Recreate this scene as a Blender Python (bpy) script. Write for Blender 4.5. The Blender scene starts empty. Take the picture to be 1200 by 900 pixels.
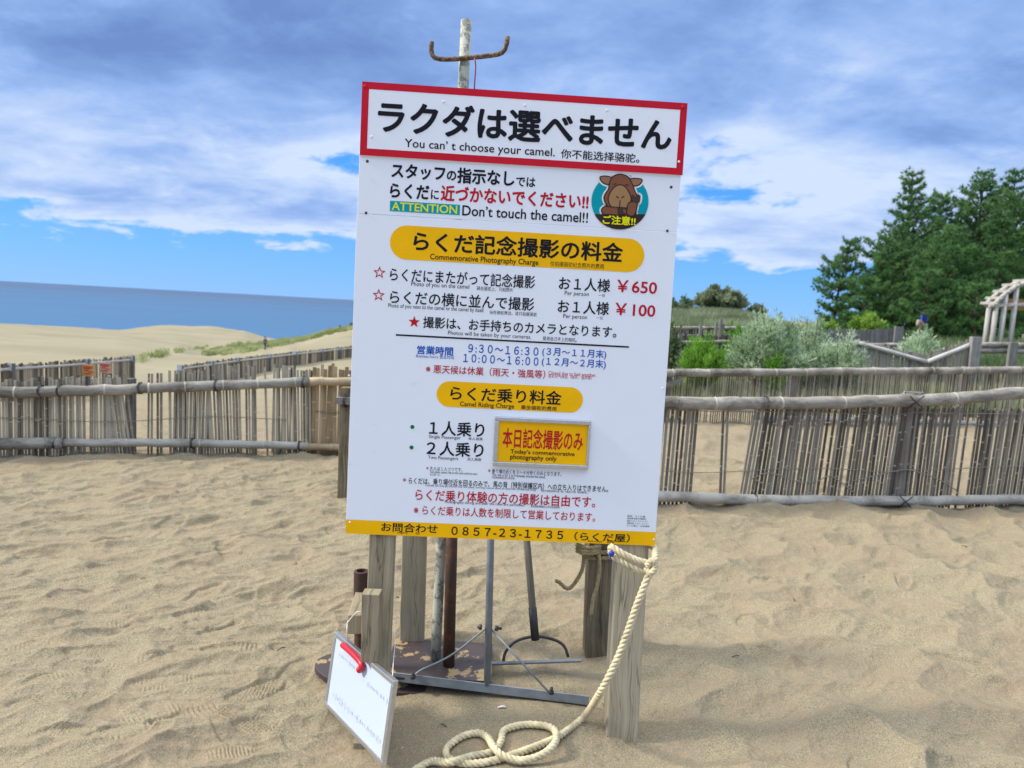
import bpy, bmesh, math, random
import numpy as np
from mathutils import Vector
R = math.radians
random.seed(7); RNG = np.random.default_rng(11)
SC = bpy.context.scene; COL = SC.collection

# ------------------------------------------------------------------ camera, sky, sun, exposure
F = 850.0; ROLL = R(3.1); PITCH = math.atan(88.7 / F); EYE = np.array([0, 0, 1.5])
FW = np.array([0, math.cos(PITCH), -math.sin(PITCH)])
_u0 = np.cross([1., 0, 0], FW)
RT = math.cos(ROLL) * np.array([1., 0, 0]) + math.sin(ROLL) * _u0
UP = np.cross(RT, FW)

def ray(px, py):
    """direction of a point of the photograph (1200x900)"""
    return FW + (px - 600) / F * RT - (py - 450) / F * UP
def atY(px, py, Y):
    d = ray(px, py); return EYE + d * (Y / d[1])
def atZ(px, py, z=0.0):
    d = ray(px, py); return EYE + d * ((z - EYE[2]) / d[2])

cam = bpy.data.cameras.new('camera'); camo = bpy.data.objects.new('camera', cam); COL.objects.link(camo)
cam.sensor_width = 36; cam.lens = F / 1200 * 36; cam.clip_start = 0.05; cam.clip_end = 120000
camo.location = EYE
from mathutils import Matrix
camo.rotation_euler = Matrix(((RT[0], UP[0], -FW[0]), (RT[1], UP[1], -FW[1]), (RT[2], UP[2], -FW[2]))).to_euler()
cam.dof.use_dof = True; cam.dof.focus_distance = 2.5; cam.dof.aperture_fstop = 4.2
SC.camera = camo
SC.view_settings.view_transform = 'Standard'; SC.view_settings.look = 'None'
SC.view_settings.exposure = 1.0; SC.view_settings.gamma = 1
SC.view_settings.use_curve_mapping = False

SUN_DIR = Vector((-0.84, -0.04, 0.66)).normalized()
sun = bpy.data.lights.new('sun', 'SUN'); suno = bpy.data.objects.new('sun', sun); COL.objects.link(suno)
sun.energy = 2.2; sun.angle = R(10); sun.color = (1, 0.94, 0.84)
suno.rotation_euler = SUN_DIR.to_track_quat('Z', 'Y').to_euler()
suno.location = (-20, 5, 40)

# ------------------------------------------------------------------ node helpers
class G:
    def __init__(s, nt): s.nt = nt
    def n(s, typ, ins=None, **props):
        nd = s.nt.nodes.new(typ)
        for k, v in props.items(): setattr(nd, k, v)
        for k, v in (ins or {}).items():
            sk = nd.inputs[k]
            if hasattr(v, 'is_output'): s.nt.links.new(v, sk)
            else: sk.default_value = v
        return nd
    def math(s, op, a, b=0.0, c=None, clamp=False):
        nd = s.n('ShaderNodeMath', {0: a, 1: b}, operation=op, use_clamp=clamp)
        if c is not None: nd.inputs[2].default_value = c
        return nd.outputs[0]
    def noise(s, vec, scale, detail=4, rough=0.55, dist=0.0):
        return s.n('ShaderNodeTexNoise', {'Vector': vec, 'Scale': scale, 'Detail': detail, 'Roughness': rough, 'Distortion': dist}).outputs[0]
    def ramp(s, fac, stops, interp='LINEAR'):
        nd = s.n('ShaderNodeValToRGB', {'Fac': fac}); cr = nd.color_ramp; cr.interpolation = interp
        while len(cr.elements) < len(stops): cr.elements.new(0.5)
        for e, (p, c) in zip(cr.elements, stops):
            e.position = p; e.color = (*c, 1) if len(c) == 3 else c
        return nd.outputs[0]
    def maprange(s, v, a, b, c=0.0, d=1.0, smooth=True):
        return s.n('ShaderNodeMapRange', {0: v, 1: a, 2: b, 3: c, 4: d}, interpolation_type='SMOOTHSTEP' if smooth else 'LINEAR').outputs[0]
    def mix(s, f, a, b, typ='MIX'):
        nd = s.n('ShaderNodeMix', data_type='RGBA', blend_type=typ)
        for i, v in ((0, f), (6, a), (7, b)):
            if hasattr(v, 'is_output'): s.nt.links.new(v, nd.inputs[i])
            else: nd.inputs[i].default_value = v if i == 0 else (*v, 1)
        return nd.outputs[2]

# ------------------------------------------------------------------ sky with broken cloud
world = bpy.data.worlds.new('World'); SC.world = world; world.use_nodes = True
g = G(world.node_tree); world.node_tree.nodes.clear()
out = g.n('ShaderNodeOutputWorld'); bg = g.n('ShaderNodeBackground', {'Strength': 0.1})
world.node_tree.links.new(bg.outputs[0], out.inputs[0])
sky = g.n('ShaderNodeTexSky', sky_type='NISHITA', sun_disc=False)
sky.sun_elevation = math.asin(SUN_DIR.z); sky.sun_rotation = math.atan2(SUN_DIR.x, SUN_DIR.y)
sky.air_density = 1.0; sky.dust_density = 0.0; sky.ozone_density = 3.0
tc = g.n('ShaderNodeTexCoord').outputs['Generated']
sep = g.n('ShaderNodeSeparateXYZ', {0: tc}); DX, DY, DZ = sep.outputs
zc = g.math('ADD', g.math('MAXIMUM', DZ, 0.0), 0.22)
cx = g.math('DIVIDE', DX, zc); cy = g.math('DIVIDE', DY, zc)
cx2 = g.math('ADD', g.math('MULTIPLY', cx, 1.15), g.math('MULTIPLY', cy, 0.12))
cv = g.n('ShaderNodeCombineXYZ', {0: cx2, 1: cy, 2: 3.7}).outputs[0]
n1 = g.noise(cv, 1.35, 8, 0.58, 0.15)
n2 = g.noise(cv, 4.6, 9, 0.60, 0.25)
cv2 = g.n('ShaderNodeCombineXYZ', {0: g.math('ADD', cx2, 7.3), 1: g.math('MULTIPLY', cy, 1.25), 2: 9.1}).outputs[0]
cv4 = g.n('ShaderNodeCombineXYZ', {0: g.math('MULTIPLY', cx2, 0.8), 1: g.math('ADD', g.math('MULTIPLY', cy, 1.35), 0.0), 2: 1.3}).outputs[0]
n4 = g.noise(cv4, 3.4, 9, 0.60, 0.3)
n3 = g.noise(cv2, 1.1, 7, 0.58, 0.4)
def lobe(px, py, size, amount, sx=1.0):
    """a patch of sky around one compass direction and height (wider than high by sx)"""
    d = ray(px, py); d = d / np.linalg.norm(d)
    az = math.atan2(d[0], d[1]); el = math.asin(d[2])
    a = g.math('SUBTRACT', g.n('ShaderNodeMath', {0: DX, 1: DY}, operation='ARCTAN2').outputs[0], az)
    e = g.math('SUBTRACT', g.math('ARCSINE', DZ), el)
    a = g.math('DIVIDE', a, sx)
    q = g.math('ADD', g.math('MULTIPLY', a, a), g.math('MULTIPLY', e, e))
    return g.math('MULTIPLY', g.math('EXPONENT', g.math('MULTIPLY', q, -1.0 / (size * size))), amount)
def add(*v):
    r = v[0]
    for x in v[1:]: r = g.math('ADD', r, x)
    return r
el_bias = add(g.maprange(DZ, 0.035, 0.125, -0.42, 0.10), g.maprange(DZ, 0.14, 0.30, 0.0, 0.16))
cover = add(g.math('MULTIPLY', n1, 0.82), g.math('MULTIPLY', n2, 0.62), -0.05, el_bias,
            lobe(845, 205, 0.070, -0.30, 2.2), lobe(385, 187, 0.026, -0.27, 3.4), lobe(310, 206, 0.020, -0.20, 4.0),
            lobe(20, 228, 0.014, -0.22, 4), lobe(960, 275, 0.05, 0.20, 2.4), lobe(330, 245, 0.035, 0.20, 3.4), lobe(60, 240, 0.035, 0.18, 3.0),
            lobe(860, 262, 0.012, 0.22, 5), lobe(355, 292, 0.010, 0.30, 5), lobe(180, 150, 0.09, 0.16, 2.4), lobe(900, 130, 0.06, 0.12, 2.0))
dens = g.maprange(cover, 0.49, 0.64)
belly = g.maprange(cover, 0.54, 0.95, 0.17, -0.17, False)
shade = add(belly, g.math('MULTIPLY', n3, 0.70), g.math('MULTIPLY', n2, 0.62), g.math('MULTIPLY', n4, 0.62), g.maprange(DZ, 0.12, 0.36, 0.10, -0.13),
            lobe(180, 60, 0.06, -0.13, 3.2), lobe(470, 60, 0.07, -0.12, 2.2), lobe(880, 95, 0.05, -0.16, 1.8), lobe(100, 230, 0.02, -0.14, 5),
            lobe(250, 160, 0.05, 0.10, 3.5), lobe(1010, 80, 0.05, 0.12, 2.0), lobe(1090, 150, 0.03, -0.1, 2.5), lobe(890, 150, 0.025, 0.14, 2))
S10 = 10.0
def c10(r, gg, b): return (r * S10, gg * S10, b * S10)
cloudc = g.ramp(g.maprange(shade, 0.48, 1.14, smooth=False), [(0.0, (0.140, 0.24, 0.52)), (0.28, (0.19, 0.32, 0.63)), (0.55, (0.28, 0.43, 0.76)), (1.0, (0.55, 0.66, 0.86))])
hi_fill = g.maprange(DZ, 0.42, 0.85, 6.0, 24.0)  # clouds high overhead, out of view, brightened as added fill light
cloudc = g.n('ShaderNodeVectorMath', {0: cloudc, 3: hi_fill}, operation='SCALE').outputs[0]
warm = g.mix(g.maprange(DZ, 0.42, 0.8), (1, 1, 1), (1.95, 1.30, 0.72))  # tints that overhead fill so it falls less blue
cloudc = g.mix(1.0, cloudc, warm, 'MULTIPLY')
clear = g.ramp(DZ, [(0.0, (0.95, 2.3, 5.1)), (0.05, (0.75, 2.2, 5.1)), (0.16, (0.36, 1.85, 5.0)), (0.32, (0.26, 1.5, 4.7)), (0.7, (0.26, 1.4, 3.9))])
skyc = g.mix(0.85, g.mix(1.0, sky.outputs[0], (0.6, 0.85, 1.1), 'MULTIPLY'), clear)
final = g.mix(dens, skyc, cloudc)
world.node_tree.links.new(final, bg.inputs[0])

# ------------------------------------------------------------------ object helpers
def tag(o, label=None, cat=None, group=None, kind=None):
    if label: o['label'] = label
    if cat: o['category'] = cat
    if group: o['group'] = group
    if kind: o['kind'] = kind
    return o
def thing(name, label, cat, loc=(0, 0, 0), group=None):
    o = bpy.data.objects.new(name, None); COL.objects.link(o); o.location = [float(v) for v in loc]; o.empty_display_size = 0.1
    return tag(o, label, cat, group)
def world_loc(o):
    v = Vector((0, 0, 0))
    while o is not None: v = v + o.location; o = o.parent
    return v

def frames(P):
    P = np.asarray(P, float); T = np.gradient(P, axis=0); T /= np.maximum(np.linalg.norm(T, axis=1)[:, None], 1e-9)
    n = np.cross(T[0], [0, 0, 1.0])
    if np.linalg.norm(n) < 0.1: n = np.cross(T[0], [0, 1.0, 0])
    n /= np.linalg.norm(n); N = [n]
    for t in T[1:]:
        n = n - t * np.dot(n, t); n /= max(np.linalg.norm(n), 1e-9); N.append(n)
    N = np.array(N); return T, N, np.cross(T, N)
def spline(P, step):
    P = np.asarray(P, float); Q = np.vstack([2 * P[0] - P[1], P, 2 * P[-1] - P[-2]]); o = []
    for i in range(1, len(Q) - 2):
        a, b, c, d = Q[i - 1:i + 3]; k = max(2, int(np.linalg.norm(c - b) / step))
        for t in np.arange(k) / k:
            o.append(0.5 * (2 * b + (c - a) * t + (2 * a - 5 * b + 4 * c - d) * t * t + (3 * b - a - 3 * c + d) * t ** 3))
    o.append(P[-1]); return np.array(o)

class MB:
    """collects shapes and links them as ONE mesh object"""
    def __init__(s): s.v = []; s.f = []; s.uv = []; s.t = []; s.mi = []; s.sm = []
    def box(s, c, X, Y, Z, tint=0.5, mi=0, uvo=None, jit=0.0):
        """centre c, half vectors X, Y, Z (Z is the long axis)"""
        c, X, Y, Z = (np.asarray(a, float) for a in (c, X, Y, Z)); b = len(s.v)
        for k in range(8):
            p = c + X * (1 if k & 1 else -1) + Y * (1 if k & 2 else -1) + Z * (1 if k & 4 else -1)
            if jit: p = p + RNG.normal(0, jit, 3)
            s.v.append(p); s.t.append(tint)
        lx, ly, lz = (2 * np.linalg.norm(a) for a in (X, Y, Z)); o = uvo if uvo is not None else random.random() * 50
        for q, w in (((0, 1, 5, 4), 0), ((1, 3, 7, 5), 1), ((3, 2, 6, 7), 2), ((2, 0, 4, 6), 3), ((0, 2, 3, 1), 4), ((4, 5, 7, 6), 5)):
            s.f.append([b + i for i in q]); s.mi.append(mi); s.sm.append(False)
            if w < 4:
                a0 = o + w * 0.37; wd = lx if w in (0, 2) else ly
                s.uv += [(a0, o), (a0 + wd, o), (a0 + wd, o + lz), (a0, o + lz)]
            else: s.uv += [(o, o), (o, o + ly * 0.02), (o + lx, o + ly * 0.02), (o + lx, o)]
    def bar(s, a, b, w, d, up=(0, 0, 1), tint=0.5, mi=0, jit=0.0):
        a = np.asarray(a, float); b = np.asarray(b, float); z = b - a; L = np.linalg.norm(z); zz = z / L
        x = np.cross(up, zz)
        if np.linalg.norm(x) < 0.05: x = np.cross([0, 1.0, 0], zz)
        x /= np.linalg.norm(x); y = np.cross(zz, x)
        s.box((a + b) / 2, x * w / 2, y * d / 2, z / 2, tint, mi, jit=jit)
    def tube(s, P, r, n=10, tint=0.5, mi=0, caps=True, smooth=True):
        P = np.asarray(P, float); T, N, B = frames(P); r = np.broadcast_to(r, (len(P),)); b = len(s.v)
        L = np.concatenate([[0], np.cumsum(np.linalg.norm(np.diff(P, axis=0), axis=1))]); o = random.random() * 40
        tt = np.broadcast_to(tint, (len(P),))
        for i in range(len(P)):
            for k in range(n):
                a = 2 * math.pi * k / n
                s.v.append(P[i] + r[i] * (math.cos(a) * N[i] + math.sin(a) * B[i])); s.t.append(float(tt[i]))
        for i in range(len(P) - 1):
            for k in range(n):
                k2 = (k + 1) % n; s.f.append([b + i * n + k, b + i * n + k2, b + (i + 1) * n + k2, b + (i + 1) * n + k]); s.mi.append(mi); s.sm.append(smooth)
                w = 2 * math.pi * r[i] / n
                s.uv += [(o + k * w, o + L[i]), (o + (k + 1) * w, o + L[i]), (o + (k + 1) * w, o + L[i + 1]), (o + k * w, o + L[i + 1])]
        if caps:
            for i, rev in ((0, True), (len(P) - 1, False)):
                q = [b + i * n + k for k in range(n)]
                s.f.append(q[::-1] if rev else q); s.mi.append(mi); s.sm.append(False); s.uv += [(o, o)] * n
    def poly(s, pts, tint=0.5, mi=0):
        b = len(s.v)
        for p in pts: s.v.append(np.asarray(p, float)); s.t.append(tint)
        s.f.append(list(range(b, b + len(pts)))); s.mi.append(mi); s.sm.append(False); s.uv += [(p[0], p[1]) for p in pts]
    def prism(s, pts, d, tint=0.5, mi=0):
        """closed outline pushed along d"""
        b = len(s.v); n = len(pts); d = np.asarray(d, float)
        for p in pts: s.v.append(np.asarray(p, float)); s.t.append(tint)
        for p in pts: s.v.append(np.asarray(p, float) + d); s.t.append(tint)
        s.f.append([b + i for i in range(n)][::-1]); s.f.append([b + n + i for i in range(n)])
        s.uv += [(p[0], p[2]) for p in pts][::-1] + [(p[0], p[2]) for p in pts]
        for i in range(n):
            j = (i + 1) % n; s.f.append([b + i, b + j, b + n + j, b + n + i]); s.uv += [(0, 0), (0.02, 0), (0.02, 0.02), (0, 0.02)]
        s.mi += [mi] * (n + 2); s.sm += [False] * (n + 2)
    def ball(s, c, rx, ry=None, rz=None, n=10, m=7, tint=0.5, mi=0):
        ry = ry or rx; rz = rz or rx
        P = []; r = []
        b = len(s.v)
        for i in range(m + 1):
            th = math.pi * i / m
            for k in range(n):
                a = 2 * math.pi * k / n
                s.v.append(np.array([c[0] + rx * math.sin(th) * math.cos(a), c[1] + ry * math.sin(th) * math.sin(a), c[2] + rz * math.cos(th)])); s.t.append(tint)
        for i in range(m):
            for k in range(n):
                k2 = (k + 1) % n; s.f.append([b + i * n + k, b + (i + 1) * n + k, b + (i + 1) * n + k2, b + i * n + k2]); s.mi.append(mi); s.sm.append(True); s.uv += [(k * .02, i * .02)] * 4
    def build(s, name, mats, parent=None, bevel=0.0):
        me = bpy.data.meshes.new(name); off = np.array(world_loc(parent)) if parent is not None else np.zeros(3)
        me.from_pydata([tuple(p - off) for p in np.asarray(s.v)], [], s.f)
        uvl = me.uv_layers.new(name='UVMap'); uvl.data.foreach_set('uv', np.asarray(s.uv, np.float32).ravel())
        at = me.attributes.new('tint', 'FLOAT', 'POINT'); at.data.foreach_set('value', np.asarray(s.t, np.float32))
        me.polygons.foreach_set('material_index', s.mi); me.polygons.foreach_set('use_smooth', s.sm)
        for m in (mats if isinstance(mats, (list, tuple)) else [mats]): me.materials.append(m)
        me.update(); o = bpy.data.objects.new(name, me); COL.objects.link(o); o.parent = parent
        if bevel:
            b = o.modifiers.new('bevel', 'BEVEL'); b.width = bevel; b.segments = 2; b.limit_method = 'ANGLE'; b.angle_limit = R(40)
        return o

def tri_mesh(name, V, nper, tint, mat, parent=None):
    """V: (k, nper, 3) separate small faces"""
    k = V.shape[0]; off = np.array(world_loc(parent)) if parent is not None else np.zeros(3)
    me = bpy.data.meshes.new(name); me.vertices.add(k * nper); me.vertices.foreach_set('co', (V - off).astype(np.float32).ravel())
    me.loops.add(k * nper); me.loops.foreach_set('vertex_index', np.arange(k * nper, dtype=np.int32))
    me.polygons.add(k); me.polygons.foreach_set('loop_start', (np.arange(k) * nper).astype(np.int32))
    at = me.attributes.new('tint', 'FLOAT', 'POINT'); at.data.foreach_set('value', np.repeat(tint, nper).astype(np.float32))
    me.materials.append(mat); me.update(calc_edges=True); o = bpy.data.objects.new(name, me); COL.objects.link(o); o.parent = parent
    return o

# ------------------------------------------------------------------ materials
def new_mat(name):
    m = bpy.data.materials.new(name); m.use_nodes = True; nt = m.node_tree
    return m, G(nt), nt.nodes['Principled BSDF'], nt
def flat(name, col, rough=0.5, metal=0.0, var=0.12, scale=30, bump=0.0):
    m, g, b, nt = new_mat(name); co = g.n('ShaderNodeTexCoord').outputs['Object']
    n = g.noise(co, scale, 4); f = g.maprange(n, 0.3, 0.7, 1 - var, 1 + var, False)
    c = g.n('ShaderNodeVectorMath', {0: col, 3: f}, operation='SCALE').outputs[0]
    nt.links.new(c, b.inputs['Base Color']); b.inputs['Roughness'].default_value = rough; b.inputs['Metallic'].default_value = metal
    if bump:
        bp = g.n('ShaderNodeBump', {'Strength': bump, 'Distance': 0.01, 'Height': n}); nt.links.new(bp.outputs[0], b.inputs['Normal'])
    return m
def wood(name, dark, mid, light, grain=34, bump=0.35, tintk=0.5, crack=0.5):
    m, g, b, nt = new_mat(name)
    uv = g.n('ShaderNodeTexCoord').outputs['UV']; s = g.n('ShaderNodeSeparateXYZ', {0: uv})
    t = g.n('ShaderNodeAttribute', attribute_name='tint').outputs['Fac']
    wob = g.math('MULTIPLY', g.noise(g.n('ShaderNodeCombineXYZ', {0: g.math('MULTIPLY', s.outputs[0], 6), 1: g.math('MULTIPLY', s.outputs[1], 2.5)}).outputs[0], 1.0, 3), 0.06)
    uu = g.math('ADD', s.outputs[0], wob)
    v = g.n('ShaderNodeCombineXYZ', {0: g.math('MULTIPLY', uu, grain * 3), 1: g.math('MULTIPLY', s.outputs[1], 1.6), 2: g.math('MULTIPLY', t, 17)}).outputs[0]
    gr = g.noise(v, 1.0, 6, 0.65)
    v2 = g.n('ShaderNodeCombineXYZ', {0: g.math('MULTIPLY', uu, 26), 1: g.math('MULTIPLY', s.outputs[1], 0.9), 2: 4.0}).outputs[0]
    cr = g.noise(v2, 1.0, 3, 0.5); ck = g.maprange(g.math('ABSOLUTE', g.math('SUBTRACT', cr, 0.5)), 0.0, 0.012, crack, 0.0)
    blot = g.noise(g.n('ShaderNodeCombineXYZ', {0: g.math('MULTIPLY', s.outputs[0], 9), 1: g.math('MULTIPLY', s.outputs[1], 5)}).outputs[0], 1.0, 4)
    fac = add3(g, g.math('MULTIPLY', gr, 0.75), g.math('MULTIPLY', blot, 0.35), g.math('MULTIPLY', g.math('SUBTRACT', t, 0.5), tintk))
    c = g.ramp(fac, [(0.30, dark), (0.55, mid), (0.85, light)])
    c = g.mix(ck, c, tuple(x * 0.25 for x in dark))
    nt.links.new(c, b.inputs['Base Color']); b.inputs['Roughness'].default_value = 0.9; b.inputs['Specular IOR Level'].default_value = 0.1
    h = g.math('SUBTRACT', gr, g.math('MULTIPLY', ck, 1.2))
    bp = g.n('ShaderNodeBump', {'Strength': bump, 'Distance': 0.004, 'Height': h}); nt.links.new(bp.outputs[0], b.inputs['Normal'])
    return m
def add3(g, *v):
    r = v[0]
    for x in v[1:]: r = g.math('ADD', r, x)
    return r
def rusty(name, base, rust, dark, amount=0.5, scale=14, rough=0.7, bump=0.4, sand=0.0):
    m, g, b, nt = new_mat(name); co = g.n('ShaderNodeTexCoord').outputs['Object']
    a = g.noise(co, scale, 8, 0.62, 0.4); a2 = g.noise(co, scale * 5, 5, 0.6)
    c = g.mix(g.maprange(a2, 0.35, 0.7), dark, rust)
    k = g.maprange(g.math('ADD', g.math('MULTIPLY', a, 0.8), g.math('MULTIPLY', a2, 0.2)), amount - 0.03, amount + 0.03)
    c = g.mix(k, c, base)
    if sand:
        k2 = g.maprange(g.noise(co, 9, 7, 0.65), 1 - sand, 1 - sand + 0.03)
        nz = g.n('ShaderNodeSeparateXYZ', {0: g.n('ShaderNodeNewGeometry').outputs['Normal']}).outputs[2]
        c = g.mix(g.math('MULTIPLY', k2, g.maprange(nz, 0.5, 0.9)), c, (0.36, 0.25, 0.12))
    nt.links.new(c, b.inputs['Base Color']); b.inputs['Roughness'].default_value = rough
    bp = g.n('ShaderNodeBump', {'Strength': bump, 'Distance': 0.003, 'Height': a2}); nt.links.new(bp.outputs[0], b.inputs['Normal'])
    return m
def leaf(name, c0, c1, c2, trans=0.25, rough=0.6):
    m, g, b, nt = new_mat(name); t = g.n('ShaderNodeAttribute', attribute_name='tint').outputs['Fac']
    c = g.ramp(t, [(0.0, c0), (0.5, c1), (1.0, c2)]); nt.links.new(c, b.inputs['Base Color']); b.inputs['Roughness'].default_value = rough
    b.inputs['Specular IOR Level'].default_value = 0.25
    tr = g.n('ShaderNodeBsdfTranslucent', {'Color': c}); mx = g.n('ShaderNodeMixShader', {0: trans, 1: b.outputs[0], 2: tr.outputs[0]})
    nt.links.new(mx.outputs[0], nt.nodes['Material Output'].inputs[0]); return m

W_POST = wood('weathered_post_timber', (0.12, 0.095, 0.06), (0.30, 0.25, 0.165), (0.48, 0.415, 0.29), 30, 0.5)
W_GREY = wood('grey_weathered_wood', (0.10, 0.092, 0.082), (0.21, 0.195, 0.18), (0.36, 0.34, 0.31), 26, 0.4, 0.7)
W_SLAT = wood('weathered_bamboo_slat', (0.080, 0.069, 0.056), (0.175, 0.153, 0.125), (0.36, 0.32, 0.26), 20, 0.2, 1.1, 0.15)
W_SLATL = wood('brightened_bamboo_slat', (0.105, 0.089, 0.066), (0.235, 0.203, 0.155), (0.44, 0.385, 0.29), 20, 0.2, 1.1, 0.15)  # slat colour raised to make up for front faces the sun misses
W_RAIL = wood('weathered_bamboo_pole', (0.12, 0.106, 0.088), (0.265, 0.238, 0.20), (0.47, 0.435, 0.37), 12, 0.15, 0.9, 0.2)
W_FARSLAT = wood('brown_weathered_slat', (0.10, 0.08, 0.058), (0.22, 0.18, 0.135), (0.40, 0.34, 0.26), 20, 0.2, 1.1, 0.1)
W_TAN = wood('new_bamboo', (0.20, 0.13, 0.06), (0.38, 0.27, 0.15), (0.52, 0.41, 0.26), 16, 0.15, 0.8, 0.1)
W_PALE = wood('bleached_timber', (0.25, 0.23, 0.20), (0.42, 0.39, 0.35), (0.55, 0.52, 0.48), 16, 0.2)
RUST = rusty('rusted_steel', (0.055, 0.028, 0.018), (0.14, 0.05, 0.022), (0.05, 0.024, 0.016), 0.50, 9)
RUST_PLATE = rusty('rusted_brown_plate', (0.060, 0.042, 0.040), (0.12, 0.055, 0.028), (0.045, 0.032, 0.03), 0.44, 7, 0.6, 0.5, 0.43)
FLAKE = rusty('flaking_white_paint', (0.46, 0.455, 0.36), (0.28, 0.26, 0.20), (0.16, 0.165, 0.145), 0.48, 22, 0.7)
HOOKR = rusty('rusty_hook_iron', (0.07, 0.04, 0.025), (0.40, 0.26, 0.12), (0.10, 0.05, 0.03), 0.50, 60)
PANEL_M, g_, b_, nt_ = new_mat('white_sign_panel')
co = g_.n('ShaderNodeTexCoord').outputs['Object']
st = g_.maprange(g_.noise(co, 5, 8, 0.7, 0.6), 0.60, 0.80); st2 = g_.maprange(g_.noise(co, 26, 4, 0.6), 0.45, 0.7)
scr = g_.noise(g_.n('ShaderNodeVectorMath', {0: co, 1: (14, 14, 90)}, operation='MULTIPLY').outputs[0], 1.0, 3, 0.6)
sk = g_.math('MULTIPLY', g_.maprange(scr, 0.70, 0.74), g_.maprange(g_.noise(co, 3.3, 3), 0.48, 0.62))
c_ = g_.mix(g_.math('MULTIPLY', g_.math('MULTIPLY', st, st2), 0.5), (0.84, 0.86, 0.92), (0.50, 0.47, 0.38)); c_ = g_.mix(g_.math('MULTIPLY', sk, 0.22), c_, (0.45, 0.45, 0.45))
nt_.links.new(c_, b_.inputs['Base Color']); b_.inputs['Roughness'].default_value = 0.42; b_.inputs['Specular IOR Level'].default_value = 0.2
def paint(name, c, rough=0.45):
    m = flat(name, c, rough, 0, 0.05, 8); m.node_tree.nodes['Principled BSDF'].inputs['Specular IOR Level'].default_value = 0.12; return m
P_BLACK = paint('black_print', (0.012, 0.012, 0.016)); P_RED = paint('red_print', (0.52, 0.012, 0.02)); P_BLUE = paint('blue_print', (0.012, 0.10, 0.46))
P_BORDER = paint('red_border', (0.58, 0.012, 0.03)); P_YEL = paint('yellow_print', (0.95, 0.50, 0.002)); P_GREEN = paint('green_print', (0.0, 0.17, 0.05))
P_TEAL = paint('teal_print', (0.0, 0.33, 0.40)); P_LIME = paint('lime_print', (0.82, 0.80, 0.01)); P_WHITE = paint('white_print', (0.8, 0.8, 0.8))
P_BROWN = paint('brown_print', (0.23, 0.085, 0.045)); P_TAN = paint('tan_print', (0.36, 0.20, 0.09)); P_DKBR = paint('dark_brown_print', (0.045, 0.028, 0.022))
P_EAR = paint('ear_print', (0.32, 0.16, 0.09)); P_HOOF = paint('hoof_print', (0.07, 0.042, 0.034))
ALU = flat('brushed_aluminium', (0.55, 0.56, 0.58), 0.38, 0.85, 0.08, 60)
GALV = flat('grey_painted_steel', (0.22, 0.25, 0.27), 0.5, 0.2, 0.25, 14)
DARKM = flat('dark_steel', (0.045, 0.043, 0.045), 0.5, 0.4, 0.3, 30)
WBOARD = flat('whiteboard_enamel', (0.53, 0.60, 0.71), 0.16, 0, 0.02, 3)
REDPL = flat('red_plastic', (0.55, 0.012, 0.03), 0.35, 0, 0.05)
SMUDGE = flat('faded_marker', (0.36, 0.39, 0.44), 0.5)
ROPE_M = flat('cream_rope', (0.60, 0.51, 0.32), 0.85, 0, 0.28, 25, 0.3)
ROPE_OLD = flat('old_brown_rope', (0.34, 0.27, 0.14), 0.85, 0, 0.3, 60, 0.3)
STRING = flat('white_string', (0.7, 0.68, 0.62), 0.8); BLUEPL = flat('blue_plastic_tie', (0.015, 0.05, 0.32), 0.4)
WIRE = flat('twine', (0.26, 0.23, 0.18), 0.8)
CAPM = flat('pale_blue_cap', (0.42, 0.50, 0.62), 0.5)

# ------------------------------------------------------------------ terrain heights
def _hash(i, j, s):
    h = (i.astype(np.int64) * 374761393 + j.astype(np.int64) * 668265263 + s * 982451653) & 0xffffffff
    h = ((h ^ (h >> 13)) * 1274126177) & 0xffffffff; h = ((h ^ (h >> 16)) * 2246822519) & 0xffffffff
    return ((h ^ (h >> 15)) & 0xffff) / 65536.0
def vnoise(x, y, s=0):
    i = np.floor(x); j = np.floor(y); fx = x - i; fy = y - j
    u = fx * fx * fx * (fx * (fx * 6 - 15) + 10); v = fy * fy * fy * (fy * (fy * 6 - 15) + 10)
    a = _hash(i, j, s); b = _hash(i + 1, j, s); c = _hash(i, j + 1, s); d = _hash(i + 1, j + 1, s)
    return (a + (b - a) * u + (c - a) * v + (a - b - c + d) * u * v) * 2 - 1
def bowls(x, y, s):
    """overlapping trampled hollows with crests between them (0..1)"""
    i0 = np.floor(x); j0 = np.floor(y); best = np.full(x.shape, 9.0)
    for di in (-1, 0, 1):
        for dj in (-1, 0, 1):
            i = i0 + di; j = j0 + dj
            px = i + 0.5 + 0.85 * (_hash(i, j, s) - 0.5); py = j + 0.5 + 0.85 * (_hash(i, j, s + 5) - 0.5)
            dd = (x - px) ** 2 + (y - py) ** 2 + 0.25 * (_hash(i, j, s + 9) - 0.5); best = np.minimum(best, dd)
    return best
TX = np.array([-1.2, -0.706, -0.553, -0.47, -0.42, -0.376, -0.341, -0.305, -0.221, -0.08, 0.08, 0.22, 0.29, 0.40, 0.56, 0.75, 1.2])
TY = np.array([0.0, 7, 11, 15, 22, 36, 60, 90, 115, 170, 230, 330, 4000])
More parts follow.
